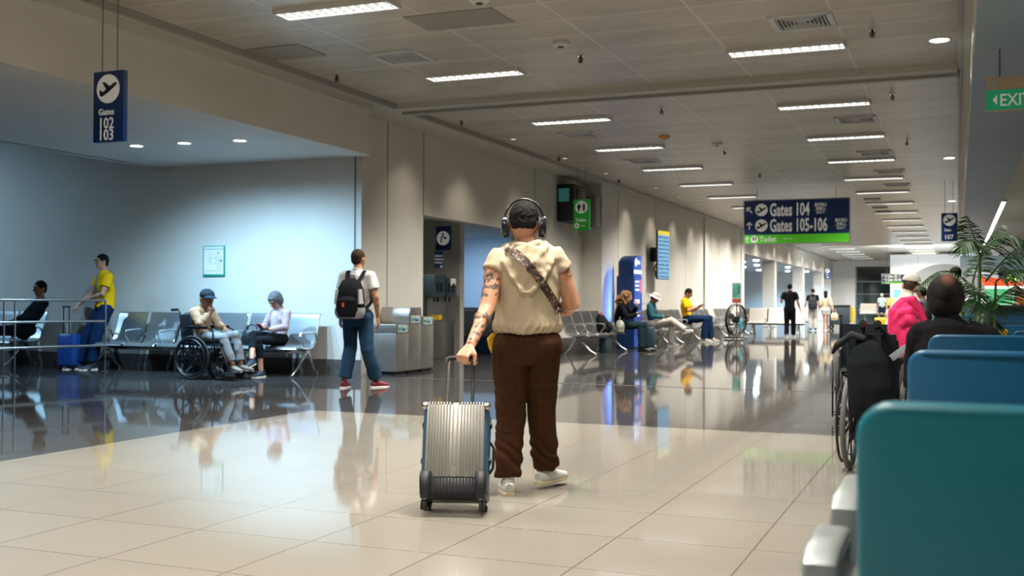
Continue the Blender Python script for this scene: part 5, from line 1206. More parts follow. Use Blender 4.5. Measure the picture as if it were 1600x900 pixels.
for s in (-1, 1):
    tilt(MB().loft([(s * (W2 - .032), -D2 - .016, Z0 + .125), (s * (W2 - .030), -D2 - .022, Z0 + .09), (s * (W2 - .03), -D2 - .018, Z0 + .03), (s * (W2 - .03), -D2 + .0, Z0 - .01)], [(.030, .014), (.032, .018), (.028, .02), (.024, .02)], side=(1, 0, 0), n=14, p=3)).build('wheel_housing', BLACK, ct_)
    for yy_ in (-D2 + .015, D2 - .03):
        w_ = tilt(MB().torus((s * (W2 - .03), yy_, .030), (1, 0, 0), .022, .010, 18, 8).cyl((s * (W2 - .03) - .008, yy_, .03), (s * (W2 - .03) + .008, yy_, .03), .02).torus((s * (W2 - .03) + .016 * s, yy_, .030), (1, 0, 0), .022, .006, 16, 6)).build('wheel', RUBBER, ct_)
        tilt(MB().loft([(s * (W2 - .03), yy_ - .01, .085), (s * (W2 - .03), yy_ - .012, .05)], [(.024, .022), (.014, .024)], side=(1, 0, 0), n=12, p=3)).build('fork', BLACK, w_)
    tilt(MB().ell((s * (W2 + .004), -.02, Z0 + .20), (.010, .02, .02)).ell((s * (W2 + .004), -.02, Z1 - .10), (.010, .02, .02))).build('side_foot', BLACK, ct_)
    tilt(MB().ell((s * (W2 - .012), -D2 + .004, Z1 - .012), (.022, .020, .022))).build('corner_guard', STEEL, ct_)
tilt(MB().rod([(W2 + .002, 0, Z0 + .14), (W2 + .022, 0, Z0 + .17), (W2 + .024, 0, Z0 + .28), (W2 + .002, 0, Z0 + .31)], .008)).build('side_handle', BLACK, ct_)
for s in (-1, 1): tilt(MB().loft([(s * .070, D2 - .04, Z1 - .02), (s * .070, D2 - .04, .865)], [(.0095, .006)] * 2, side=(1, 0, 0), n=10, p=3)).build('telescopic_tube', CHROME if s < 0 else BLACK, ct_)
tilt(MB().loft([(-.083, D2 - .04, .855), (-.080, D2 - .04, .876), (-.06, D2 - .04, .884), (.06, D2 - .04, .884), (.080, D2 - .04, .876), (.083, D2 - .04, .855)], [(.012, .014)] * 6, side=(0, 1, 0), n=12)).build('pull_handle', BLACK, ct_)

# 2 --- man with backpack
WPOLO = cloth('polo_white', (.72, .70, .67)); JEANS = cloth('jeans_blue', (.024, .060, .115), .2)
D2_ = 14.2; q = CAM_P + ray(559, 470) * D2_
J2 = stand(kn=[(-.12, .06, .50), (.13, .0, .50)], an=[(-.17, -.02, .085), (.20, .16, .085)], toe=[(-.1, 1, 0), (.5, .9, 0)], hip=[(-.10, 0, .9), (.10, 0, .9)], look=(.35, 1, .05), wr=[(-.26, .06, .90), (.235, .10, .90)], el=[(-.24, -.02, 1.15), (.25, -.02, 1.15)])
man2 = person('man walking in white polo and jeans with a black backpack', (q.x, q.y, 0), math.radians(8), J2, skin=SKIN, shirt=WPOLO, trousers=JEANS, shoes=mat('shoe_red', (.20, .02, .03), .5), hair='short', hairm=mat('hair_brown', (.04, .02, .012), .7, spec=.15, bump=.5, bscale=180), vox=.009, scale=1.03, sleeve=.62, leg_r=(.108, .085, .085), leg_end=.95, foldamp=.007, sleeve_r=(.07, .075, .05))
def backpack(label, t, J, m, pan=None, pan_label=None, s=1.18, gname=None):
    b_ = thing('backpack', label, 'backpack', t.location, t.rotation_euler.z, gname); b_.scale = t.scale
    z0 = J['shc'][2] - .46 * s; y0 = -.235
    MB().loft([(0, y0, z0), (0, y0 - .01, z0 + .05), (0, y0 - .01, z0 + .22), (0, y0, z0 + .36), (0, y0 + .03, z0 + .46), (0, y0 + .05, z0 + .49)], [(.11 * s, .07), (.15 * s, .10), (.155 * s, .11), (.14 * s, .095), (.10 * s, .06), (.04, .03)], side=(1, 0, 0), n=22, p=2.8).build('main_compartment', m, b_)
    pk = MB().loft([(0, y0 - .10, z0 + .02), (0, y0 - .115, z0 + .10), (0, y0 - .11, z0 + .22), (0, y0 - .09, z0 + .27)], [(.09 * s, .03), (.12 * s, .045), (.115 * s, .045), (.07 * s, .02)], side=(1, 0, 0), n=18, p=2.8).build('front_pocket', m, b_)
    if pan: MB().loft([(0, y0 - .01, z0 + .0), (0, y0 - .015, z0 + .06), (0, y0 - .015, z0 + .13)], [(.135 * s, .09), (.162 * s, .115), (.160 * s, .12)], side=(1, 0, 0), n=20, p=2.8).build('base_panel', pan, b_); [MB().loft([(sx * .135 * s, y0 - .05, z0 + .18), (sx * .125 * s, y0 - .06, z0 + .36)], [(.03, .07), (.02, .05)], side=(1, 0, 0), n=10).build('side_panel', pan, b_) for sx in (-1, 1)]
    MB().rod([(-.04, y0 + .04, z0 + .47), (-.03, y0 + .03, z0 + .53), (.03, y0 + .03, z0 + .53), (.04, y0 + .04, z0 + .47)], .009).build('grab_handle', m, b_)
    for sx in (-1, 1):
        i = 0 if sx < 0 else 1; sh = V(J['sh'][i])
        MB().loft([(sx * .08, y0 + .07, z0 + .46), (sh.x * .62, sh.y - .05, sh.z + .060), (sh.x * .66, sh.y + .03, sh.z + .065), (sh.x * .70, sh.y + .13, sh.z - .03), (sh.x * .72, sh.y + .155, sh.z - .18), (sh.x * .95, sh.y + .05, sh.z - .33), (sx * .14, y0 + .08, z0 + .08)], [(.028, .008)] * 7, side=(1, 0, 0), n=10).build('shoulder_strap', m, b_)
    return b_
PACK = cloth('pack_black', (.012, .013, .015)); PACKG = cloth('pack_grey', (.33, .34, .35))
bp2 = backpack('black and grey backpack on the man in the white polo', man2, J2, PACK, PACKG)
MB().loft([(-.03, -.40, 1.03), (-.028, -.405, 1.08)], [(.014, .006)] * 2, side=(1, 0, 0), n=8).build('orange_tab', mat('tab_orange', (.75, .12, .03), .5), bp2)

# 3 --- old man in wheelchair
qw = V((-10.12, 12.98, 0)); wheelchair('black wheelchair carrying the old man in the dark cap', qw, math.radians(-92), .235)
TAN = cloth('jacket_tan', (.40, .255, .155)); GREYT = cloth('trousers_grey', (.24, .26, .27))
J3 = sit(pelvis=(0, -.06, .62), waist=(0, -.10, .75), chest=(0, -.10, .87), shc=(0, -.09, .99), neck=(0, -.075, 1.035), head=(0, .0, 1.165), hk=1.2, look=(.45, 1, -.12),
         hip=[(-.09, -.04, .60), (.09, -.04, .60)], kn=[(-.11, .42, .62), (.13, .40, .60)], an=[(-.12, .52, .21), (.11, .56, .21)], toe=[(-.2, 1, -.05), (.25, 1, -.05)],
         sh=[(-.17, -.09, .97), (.17, -.09, .97)], el=[(-.22, .03, .77), (.22, .05, .80)], wr=[(-.13, .22, .73), (.10, .13, .95)], hd=[(.3, .9, -.4), (-.45, .25, .6)], hn=[(0, -.2, -1), (-.3, -.8, .2)], ht=[(1, 0, 0), (-.2, 0, 1)], curl=[.5, 1.15])
m3 = person('old man in tan jacket and dark cap sitting in a wheelchair, hand at his mouth', qw, math.radians(-92), J3, skin=SKIN_D, shirt=TAN, trousers=GREYT, shoes=mat('shoe_beige', (.22, .18, .14), .6), solem=mat('sole_grey', (.35, .33, .30), .6), hair='short', hairm=HAIR_G, vox=.008, sleeve=1.85, sleeve_r=(.075, .068, .045), leg_r=(.09, .075, .068), foldamp=.011, leg_end=.93, hem=.06)
cap_on(m3, J3, cloth('cap_charcoal', (.02, .03, .04)))
O3 = headframe(J3)
MB().torus((-.145, .165, .745), (.3, 1, -.3), .030, .008, 16, 6).build('wristwatch', BLACK, m3)

# 4 --- woman with phone
qf = V((-9.55, 13.95, 0))
J4 = sit(look=(.05, .85, -.60), hk=1.12, head=(0, .06, 1.145), neck=(0, -.0, 1.025), chest=(0, -.03, .86), shc=(0, -.02, .965), sh=[(-.17, -.02, .95), (.17, -.02, .95)],
         el=[(-.22, .07, .74), (.22, .07, .74)], wr=[(-.10, .26, .70), (.12, .24, .72)], hd=[(.5, .6, .2), (-.6, .5, .1)], hn=[(.3, -.2, 1), (-.2, -.3, 1)], ht=[(0, 1, .3), (0, 1, .3)], curl=[.7, .5],
         kn=[(-.06, .44, .54), (.02, .47, .63)], an=[(-.08, .40, .085), (-.13, .62, .27)], toe=[(-.2, 1, 0), (-.4, .9, -.15)])
m4 = person('grey-haired woman in pale pink cardigan, legs crossed, reading on the silver bench', qf, math.radians(166), J4, skin=SKIN_L, shirt=cloth('cardigan_pink', (.46, .36, .39)), trousers=cloth('capri_black', (.012, .014, .018)), shoes=mat('shoe_navy', (.03, .05, .08), .6), hair='bob', hairm=HAIR_G, vox=.008, female=True, sleeve=1.9, sleeve_r=(.065, .058, .046), leg_r=(.088, .066, .058), leg_end=.78, foldamp=.008, hem=.05)
w4 = Matrix.Translation(qf) @ RZ(math.radians(166))
stripe = bpy.data.materials.new('stripe_lilac'); stripe.use_nodes = True; nt = stripe.node_tree; n = nt.nodes; lk = nt.links; wv = n.new('ShaderNodeTexWave'); wv.bands_direction = 'Z'; wv.inputs['Scale'].default_value = 14; tc = n.new('ShaderNodeTexCoord'); lk.new(tc.outputs['Object'], wv.inputs['Vector']); cr = n.new('ShaderNodeValToRGB'); cr.color_ramp.elements[0].color = (.30, .24, .42, 1); cr.color_ramp.elements[1].color = (.70, .64, .70, 1); lk.new(wv.outputs[0], cr.inputs[0]); lk.new(cr.outputs[0], n['Principled BSDF'].inputs['Base Color'])
MB().loft([(0, .035, .66), (0, .040, .76), (0, .045, .88), (0, .05, .95), (0, .03, .99)], [(.08, .09), (.08, .092), (.075, .088), (.06, .065), (.035, .04)], side=(1, 0, 0), n=18).build('striped_top', stripe, m4)
for s in (-1, 1): MB().torus((s * .034, .06 + .085, 1.145 - .052), (.05, .8, -.6), .019, .0025, 14, 4).build('spectacle_lens_rim', DARKMETAL, m4)
tag(MB().box(-.045, .045, -.08, .08, -.007, .007).xf(w4 @ T(.0, .345, .745) @ RX(math.radians(35))).build('phone_wallet', mat('phone_red', (.38, .02, .06), .4), None, bevel=.004), 'red cased phone held by the grey-haired woman', 'phone')
hb = thing('handbag', 'black leather handbag standing on the bench beside the reading woman', 'handbag', (-10.03, 13.93, .435), math.radians(190))
MB().loft([(0, 0, 0), (0, 0, .02), (0, 0, .12), (0, 0, .22), (0, .0, .25)], [(.17, .07), (.18, .085), (.165, .075), (.13, .04), (.11, .015)], side=(1, 0, 0), n=20, p=3).build('bag_body', mat('leather_black', (.012, .014, .018), .35, bump=.2, bscale=30), hb)
MB().rod([(-.09, -.03, .20), (-.07, -.03, .30), (0, -.03, .34), (.07, -.03, .30), (.09, -.03, .20)], .009).build('handle', BLACK, hb)

# 5 --- man in yellow polo standing by the wall
qy = V((-13.08, 13.97, 0)); ry = math.radians(150)
YEL = cloth('polo_yellow', (.95, .53, .008), .04); NAVY = cloth('jeans_navy', (.010, .028, .08), .2)
J5 = stand(pelvis=(0, -.10, .95), waist=(0, -.12, 1.10), chest=(0, -.10, 1.29), shc=(0, -.10, 1.44), neck=(0, -.085, 1.50), head=(0, -.05, 1.655), look=(-.15, 1, .0), hip=[(-.09, -.09, .92), (.09, -.09, .92)],
           kn=[(-.10, .06, .52), (.10, .12, .52)], an=[(-.12, .12, .085), (.10, .28, .085)], toe=[(-.2, 1, 0), (.2, 1, 0)], sh=[(-.18, -.10, 1.42), (.18, -.09, 1.42)],
           el=[(-.22, .0, 1.15), (.25, .0, 1.17)], wr=[(.03, .13, 1.08), (.24, .24, .98)], hd=[(.7, .4, -.1), (0, .45, -.6)], hn=[(0, -1, -.3), (0, -.3, -1)], ht=[(0, .1, 1), (-1, 0, .2)], curl=[.5, 1.0])
m5 = person('young man in yellow polo and navy jeans leaning at the wall behind the railing', qy, ry, J5, skin=SKIN_L, shirt=YEL, trousers=NAVY, shoes=mat('shoe_dark', (.04, .05, .06), .6), hair='short', vox=.009, scale=1.07, fat=1.2, sleeve=.6, sleeve_r=(.08, .08, .05), leg_r=(.115, .098, .085), foldamp=.006, leg_end=.96)
MB().box(-.03, .03, .035, .04, 1.16, 1.24).build('badge', mat('badge_blue', (.05, .15, .30), .4), m5, False)
MB().rod([(-.045, .0, 1.47), (-.03, .035, 1.35), (0, .038, 1.24)], .005).rod([(.045, .0, 1.47), (.03, .035, 1.35), (0, .038, 1.24)], .005).build('lanyard', mat('lanyard_blue', (.05, .20, .30), .5), m5)
O5 = headframe(J5); gl = MB()
for s in (-1, 1): gl.torus((s * .033, .102, .006), (0, 1, 0), .021, .0028, 16, 4).rod([(s * .054, .100, .01), (s * .080, .01, .008)], .0025, 5)
gl.rod([(-.012, .105, .008), (.012, .105, .008)], .0025, 5).xf(O5).build('spectacles', BLACK, m5)
sc_ = thing('suitcase', 'blue cabin suitcase with extended handle beside the yellow polo man', 'suitcase', (-13.44, 13.72, 0), math.radians(180))
case_b = mat('case_blue', (.01, .06, .28), .4)
MB().loft([(0, 0, .05), (0, 0, .08), (0, 0, .54), (0, 0, .58)], [(.15, .09), (.18, .115), (.18, .115), (.15, .09)], side=(1, 0, 0), n=20, p=5).build('shell', case_b, sc_)
MB().loft([(0, -.115, .12), (0, -.13, .2), (0, -.13, .4), (0, -.115, .48)], [(.12, .02), (.14, .03), (.14, .03), (.12, .02)], side=(1, 0, 0), n=16, p=4).build('front_pocket', case_b, sc_)
for s in (-1, 1): MB().cyl((s * .06, .07, .56), (s * .06, .07, 1.02), .009).build('telescopic_tube', DARKMETAL, sc_); MB().cyl((s * .14 - .015, .06, .03), (s * .14 + .015, .06, .03), .03).cyl((s * .14 - .015, -.06, .03), (s * .14 + .015, -.06, .03), .03).build('wheel', RUBBER, sc_)
MB().box(-.075, .075, .055, .085, 1.01, 1.035).build('pull_handle', BLACK, sc_, bevel=.006)

# 6 --- man in black suit at far left
qs = V((-14.55, 13.92, 0))
J6 = sit(pelvis=(0, .05, .56), waist=(0, -.02, .69), chest=(0, -.12, .86), shc=(0, -.18, .99), neck=(0, -.18, 1.04), head=(0, -.17, 1.19), look=(-.3, 1, -.1), sh=[(-.18, -.18, .97), (.18, -.18, .97)],
         el=[(-.25, -.02, .74), (.25, -.02, .74)], wr=[(-.08, .18, .70), (.08, .18, .68)], kn=[(-.12, .48, .56), (.12, .50, .54)], an=[(-.12, .62, .09), (.14, .64, .09)])
SUIT = cloth('suit_black', (.010, .012, .016))
m6 = person('man in black suit slumped on the bench at the far left behind the railing', qs, math.radians(150), J6, skin=SKIN_D, shirt=SUIT, trousers=SUIT, shoes=mat('shoe_black', (.01, .01, .01), .3), solem=BLACK, hair='short', vox=.010, scale=1.12, sleeve=1.95, sleeve_r=(.075, .07, .05), foldamp=.008, collar=False)
MB().loft([(0, -.085, 1.035), (0, -.05, .95), (0, -.02, .86)], [(.055, .03), (.045, .03), (.015, .02)], side=(1, 0, 0), n=12).build('white_collar', cloth('shirt_pale', (.55, .62, .68)), m6)
MB().rod([(-.04, -.05, 1.0), (-.02, -.0, .9), (0, .02, .82)], .006).build('lanyard', mat('lanyard_pale', (.35, .55, .62), .5), m6)

# 7 --- curly-haired woman
qc = V((-7.32, 24.55, 0))
J7 = sit(chest=(0, .02, .88), shc=(0, .06, .99), neck=(0, .09, 1.04), head=(0, .15, 1.18), look=(-.1, 1, -.25), sh=[(-.17, .06, .97), (.17, .06, .97)], el=[(-.22, .20, .76), (.20, .22, .74)], wr=[(-.10, .34, .98), (.06, .40, .80)],
         hd=[(.3, .0, 1), (0, 1, .2)], hn=[(0, -1, .2), (0, -.2, 1)], ht=[(1, 0, 0), (1, 0, 0)], curl=[.9, .6], kn=[(-.12, .50, .56), (.10, .48, .55)], an=[(-.12, .56, .09), (.14, .52, .09)])
BLK = cloth('top_black', (.010, .010, .012))
m7 = person('woman with long curly copper hair in black seated before the blue kiosk', qc, math.radians(-90), J7, skin=SKIN_L, shirt=BLK, trousers=cloth('trousers_dark_teal', (.015, .028, .035)), shoes=mat('boot_black', (.01, .01, .01), .3), solem=BLACK, hair='curly', hairm=HAIR_C, vox=.010, female=True, sleeve=1.9, foldamp=.007, leg_r=(.095, .078, .075), scale=1.08)
phone('phone in the hand of the curly-haired woman', m7, J7, 1)
# 8 --- person with white hat, crossed legs
qh = V((-7.30, 27.45, 0))
J8 = sit(look=(0, .9, -.45), head=(0, .04, 1.19), kn=[(-.10, .44, .54), (.04, .46, .65)], an=[(-.12, .42, .09), (-.04, .78, .42)], toe=[(0, 1, 0), (0, 1, .25)], wr=[(-.08, .30, .72), (.08, .30, .72)], hn=[(0, 0, 1), (0, 0, 1)], ht=[(-1, 0, 0), (1, 0, 0)])
m8 = person('person in white brimmed hat, teal jacket and white trousers, legs crossed, beyond the kiosk', qh, math.radians(-90), J8, skin=SKIN_D, shirt=cloth('jacket_teal', (.035, .12, .15)), trousers=cloth('trousers_white', (.62, .56, .50)), shoes=mat('shoe_offwhite', (.60, .56, .50), .6), hair='short', vox=.011, sleeve=1.9, foldamp=.007, leg_r=(.10, .085, .08), scale=1.05)
O8 = headframe(J8); MB().loft([(0, -.01, .02), (0, -.01, .025), (0, -.01, .05), (0, -.01, .12), (0, -.01, .135)], [(.16, .16), (.15, .15), (.095, .105), (.085, .09), (.05, .05)], n=20).xf(O8).build('brimmed_hat', cloth('hat_white', (.75, .72, .66)), m8)
phone('phone in the hands of the white-hatted person', m8, J8, 1)
tb = thing('suitcase', 'small dark teal suitcase between the curly-haired woman and the white-hatted person', 'suitcase', (-6.92, 25.75, 0), math.radians(-80))
MB().loft([(0, 0, .04), (0, 0, .07), (0, 0, .50), (0, 0, .54)], [(.15, .09), (.17, .11), (.17, .11), (.15, .09)], side=(1, 0, 0), n=20, p=5).build('shell', mat('case_teal', (.02, .05, .08), .5), tb)
MB().rod([(-.06, 0, .53), (-.06, 0, .58), (.06, 0, .58), (.06, 0, .53)], .01).build('handle', BLACK, tb); MB().cyl((-.14, .0, .025), (-.12, .0, .025), .025).cyl((.12, .0, .025), (.14, .0, .025), .025).build('wheel', RUBBER, tb)
# 9 --- yellow polo seated
q9 = V((-7.28, 31.2, 0))
J9 = sit(look=(.1, .85, -.5), head=(0, .03, 1.20), chest=(0, -.04, .88), el=[(-.22, .06, .76), (.22, .06, .76)], wr=[(-.07, .26, .84), (.07, .28, .86)], hn=[(0, -.4, 1), (0, -.4, 1)], ht=[(-1, 0, 0), (1, 0, 0)], hd=[(.2, .9, .3), (-.2, .9, .3)], kn=[(-.12, .52, .58), (.12, .48, .56)], an=[(-.12, .56, .09), (.14, .44, .09)])
m9 = person('young man in yellow polo seated by the left wall looking at his phone', q9, math.radians(-90), J9, skin=SKIN, shirt=YEL, trousers=NAVY, shoes=mat('trainer_pale', (.50, .47, .40), .6), hair='short', vox=.011, sleeve=.7, sleeve_r=(.07, .07, .05), foldamp=.006, leg_r=(.10, .085, .08), scale=1.18)
phone('phone held by the seated yellow polo man', m9, J9, 1)
# bags on the nearest grey bench
bb_ = thing('backpack', 'black backpack with red tag on the nearest grey bench seat', 'backpack', (-7.38, 23.55, .45), math.radians(-85))
MB().loft([(0, -.02, 0), (0, -.02, .05), (0, -.06, .22), (0, -.12, .36), (0, -.15, .41)], [(.20, .12), (.23, .15), (.21, .13), (.14, .09), (.05, .03)], side=(1, 0, 0), n=20, p=2.6).build('main_compartment', PACK, bb_)
MB().loft([(0, .11, .04), (0, .12, .12), (0, .08, .22)], [(.13, .03), (.16, .05), (.12, .03)], side=(1, 0, 0), n=16, p=2.6).build('front_pocket', PACK, bb_)
MB().rod([(-.05, -.10, .38), (-.03, -.10, .46), (.04, -.09, .44), (.06, -.08, .36)], .016).build('red_tag', mat('tag_red', (.65, .03, .03), .5), bb_)
gb = thing('shopping_bag', 'pale patterned carrier bag beside the black backpack on the grey bench', 'bag', (-7.20, 24.12, .45), math.radians(-85))
MB().loft([(0, 0, 0), (0, 0, .10), (0, .0, .22), (0, 0, .27)], [(.10, .08), (.13, .10), (.12, .08), (.10, .04)], side=(1, 0, 0), n=16, p=3).build('bag_body', mat('bag_floral', (.40, .42, .36), .6, var=.7, vscale=18), gb)
MB().rod([(-.05, 0, .25), (-.04, 0, .34), (.04, 0, .34), (.05, 0, .25)], .006, 6).build('handle', mat('handle_grey', (.3, .3, .3), .5), gb)
pb = thing('paper_bag', 'dark teal paper bag standing on the floor under the nearest grey bench', 'bag', (-7.35, 23.5, 0), math.radians(-90))
MB().box(-.24, .24, -.08, .08, 0, .34).build('bag_body', mat('bag_dark_teal', (.012, .035, .045), .6), pb, bevel=.006)
for s in (-1, 1): MB().rod([(-.07, s * .07, .33), (-.06, s * .06, .43), (.06, s * .06, .43), (.07, s * .07, .33)], .005, 6).build('handle', BLACK, pb)

# 10-12 --- three walking away
q = CAM_P + ray(1234, 474) * 36.0
J10 = stand(an=[(-.10, -.08, .10), (.12, .14, .085)], kn=[(-.09, .04, .5), (.11, .10, .5)], el=[(-.27, -.02, 1.16), (.26, -.02, 1.13)], wr=[(-.26, .20, 1.16), (.34, .02, .88)], hd=[(0, 1, .1), (.1, 0, -1)], hn=[(1, 0, 0), (-1, 0, 0)])
person('man in all black walking away down the aisle', (q.x, q.y, 0), math.radians(8), J10, skin=SKIN, shirt=cloth('polo_black', (.012, .012, .014)), trousers=cloth('trousers_black', (.008, .010, .012)), shoes=mat('shoe_tan_sole', (.35, .25, .20), .6), hair='short', vox=.013, scale=1.02, sleeve=.65, sleeve_r=(.075, .075, .05), leg_r=(.105, .085, .075), face=False, fat=1.1)
q = CAM_P + ray(1270, 474) * 45
J11 = stand(look=(-.5, 1, 0), el=[(-.27, -.05, 1.14), (.24, -.02, 1.13)], wr=[(-.36, .03, .90), (.25, .05, .88)])
p11 = person('man in black top and light grey trousers walking with a dark backpack', (q.x, q.y, 0), math.radians(6), J11, skin=SKIN, shirt=cloth('polo_black', (.012, .012, .014)), trousers=cloth('trousers_light_grey', (.50, .50, .47)), shoes=mat('shoe_black', (.01, .01, .01), .3), hair='short', vox=.014, scale=1.0, sleeve=.6, leg_r=(.11, .095, .09), face=False, hairm=mat('hair_brown', (.04, .02, .012), .55))
backpack('dark grey backpack on the far man in light trousers', p11, J11, cloth('pack_charcoal', (.03, .035, .035)))
q = CAM_P + ray(1290, 474) * 46
J12 = stand(el=[(-.20, -.02, 1.14), (.24, -.06, 1.14)], wr=[(-.18, .12, .95), (.30, -.02, .88)], an=[(-.06, -.1, .10), (.08, .16, .09)], kn=[(-.06, .0, .5), (.07, .06, .5)])
p12 = person('woman in cream blouse and white shorts with long dark hair walking away', (q.x, q.y, 0), math.radians(5), J12, skin=mat('skin_sunned', (.52, .25, .14), .5), shirt=cloth('blouse_cream', (.62, .54, .38)), trousers=cloth('shorts_white', (.60, .60, .58)), shoes=mat('sandal_tan', (.45, .24, .14), .5), hair='long', vox=.014, scale=.95, female=True, sleeve=1.9, sleeve_r=(.075, .075, .06), leg_r=(.12, .115, .1), leg_end=.25, face=False, hem=.05, foldamp=.01)
hb = thing('handbag', 'round cream handbag carried by the far woman in shorts', 'handbag', (q.x + .36, q.y, .42), 0)
MB().loft([(0, 0, 0), (0, 0, .04), (0, 0, .24), (0, 0, .32)], [(.10, .05), (.15, .07), (.15, .07), (.08, .03)], side=(1, 0, 0), n=18, p=3).build('bag_body', mat('straw_cream', (.60, .50, .32), .7), hb)
MB().rod([(-.07, 0, .30), (-.05, 0, .42), (.0, 0, .45), (.05, 0, .42), (.07, 0, .30)], .012).build('handle', mat('straw_cream2', (.5, .4, .25), .7), hb)
# 13 far seated woman
q = AY(1183, 510, 44.6)
person('distant dark-haired woman seated in the blue waiting area left of the columns', (-9.55, 44.3, 0), math.radians(-80), sit(), skin=SKIN, shirt=cloth('top_mint', (.30, .50, .44)), trousers=NAVY, shoes=mat('shoe_black', (.01, .01, .01), .3), hair='long', vox=.016, female=True, scale=1.1)
# 14 far man at the window
q = AY(1378, 480, 70)
person('distant grey-haired man in pale blue shirt and dark shorts by the night window', (q.x, 70, 0), math.radians(15), stand(kn=[(-.14, .06, .5), (.12, 0, .5)], an=[(-.2, -.05, .09), (.2, .05, .09)]), skin=SKIN_D, shirt=cloth('shirt_pale_blue', (.50, .60, .62)), trousers=cloth('shorts_dark', (.015, .025, .05)), shoes=mat('shoe_white', (.62, .62, .58), .5), hair='short', hairm=mat('hair_white', (.55, .52, .48), .6), vox=.02, scale=1.0, leg_end=.4, fat=1.15, face=False, leg_r=(.13, .11, .1))

# ---- right side
qa = G(1298, 671, 0)
qa2 = CAM_P + ray(1356, 480) * 10.3
wheelchair('empty black wheelchair facing the camera, behind the bag-hung one', (qa2.x, qa2.y, 0), math.radians(180 + 6), .245)
qb = CAM_P + ray(1373, 480) * 7.42
wb = wheelchair('folded black wheelchair with a bag on its handles, left of the blue seats', (qb.x, qb.y, 0), math.radians(-4), .15, .045, True)
rzb = math.radians(-4); wB = Matrix.Translation((qb.x, qb.y, 0)) @ RZ(rzb)
tb = thing('tote_bag', 'large black bag hanging from the folded wheelchair handles', 'bag', (qb.x, qb.y, 0), rzb)
m_ = MB().loft([(.03, -.47, .38), (.03, -.48, .42), (.02, -.50, .60), (.0, -.50, .75), (.0, -.48, .84), (0, -.45, .88)], [(.10, .05), (.135, .075), (.145, .085), (.135, .075), (.09, .05), (.045, .03)], side=(1, 0, 0), n=26, p=3)
m_.remesh('bag_body', cloth('bag_black', (.010, .013, .015)), tb, .012, 2, fold=lambda co, n_: .010 * noise.noise(V((co.x * 12, co.y * 12, co.z * 7))))
for s in (-1, 1): MB().loft([(s * .07, -.47, .83), (s * .055, -.44, .95), (s * .045, -.40, 1.018), (s * .05, -.38, .95), (s * .07, -.40, .84)], [(.016, .005)] * 5, side=(1, 0, 0), n=8).build('carrying_strap', PACK, tb)
MB().loft([(-.02, -.46, .90), (-.10, -.46, .93), (-.20, -.45, .86), (-.23, -.45, .80)], [(.05, .02), (.06, .025), (.05, .02), (.02, .01)], side=(0, 1, 0), n=14).remesh('hanging_flap', cloth('bag_grey_black', (.03, .035, .038)), tb, .01, 2, fold=lambda co, n_: .006 * noise.noise(co * 14))
lt = MB().box(-.06, .06, -.006, .006, -.022, .022)
lt.xf(T(.19, -.50, .82) @ RY(math.radians(-38))).build('striped_tag', mat('tag_grey', (.25, .28, .32), .4), tb, bevel=.002)
# luggage with pink jacket
qp = CAM_P + ray(1416, 480) * 7.75
tr = thing('suitcase', 'black upright suitcase hidden under the pink jacket, beside the folded wheelchair', 'suitcase', (qp.x, qp.y, 0), math.radians(-8))
MB().loft([(0, 0, .05), (0, 0, .08), (0, 0, .70), (0, 0, .74)], [(.10, .10), (.125, .13), (.125, .13), (.10, .10)], side=(1, 0, 0), n=20, p=5).build('shell', mat('case_black', (.012, .014, .016), .5), tr)
for s in (-1, 1): MB().cyl((s * .06, .05, .72), (s * .06, .05, 1.13), .009).build('telescopic_tube', DARKMETAL, tr); MB().cyl((s * .10 - .012, 0, .03), (s * .10 + .012, 0, .03), .03).build('wheel', RUBBER, tr)
MB().box(-.08, .08, .035, .065, 1.12, 1.15).build('pull_handle', BLACK, tr, bevel=.006)
PINK = cloth('jacket_pink', (.90, .05, .18), .10)
pj = MB()
pj.loft([(-.11, -.02, .87), (-.11, -.03, .98), (-.09, -.03, 1.08), (-.03, .03, 1.155), (.04, .05, 1.165), (.09, .05, 1.10), (.12, .05, 1.01)], [(.045, .035), (.05, .04), (.055, .045), (.07, .045), (.06, .045), (.04, .04), (.02, .03)], side=(0, 1, 0), n=14)
pj.loft([(-.06, -.05, .84), (-.05, -.06, .95), (-.02, -.055, 1.06), (.02, -.01, 1.13)], [(.04, .03), (.05, .04), (.05, .045), (.05, .045)], n=14)
pj.loft([(.01, -.07, .76), (.015, -.075, .82), (.02, -.075, .92), (.03, -.06, 1.0), (.05, -.03, 1.07)], [(.045, .03), (.055, .04), (.05, .04), (.05, .045), (.05, .04)], n=14)
pj.loft([(-.01, -.095, .99), (.03, -.105, 1.035), (.08, -.085, 1.02), (.125, -.05, .985)], [.028, .036, .032, .02], n=12)
pj.loft([(-.075, .08, .90), (-.05, .10, 1.0), (.0, .09, 1.10), (.03, .06, 1.15)], [.04, .05, .05, .04], n=12)
pj.loft([(-.09, -.06, 1.0), (-.03, -.085, 1.08), (.05, -.07, 1.10), (.10, -.03, 1.06)], [.025, .03, .03, .02], n=12)
pk_ = pj.remesh('pink_jacket', PINK, None, .008, 6, fold=lambda co, n_: .008 * math.sin(co.x * 75 + co.z * 10 + 3.5 * noise.noise(co * 4)) * min(1, max(0, (1.14 - co.z) * 8)) + .005 * noise.noise(co * 11))
pk_.data.transform(Matrix.Diagonal((.88, 1, .985, 1))); pk_.matrix_world = Matrix.Translation((qp.x, qp.y, 0)) @ RZ(math.radians(-8)); tag(pk_, 'bright pink fleece jacket draped over a luggage handle beside the bald man', 'jacket')

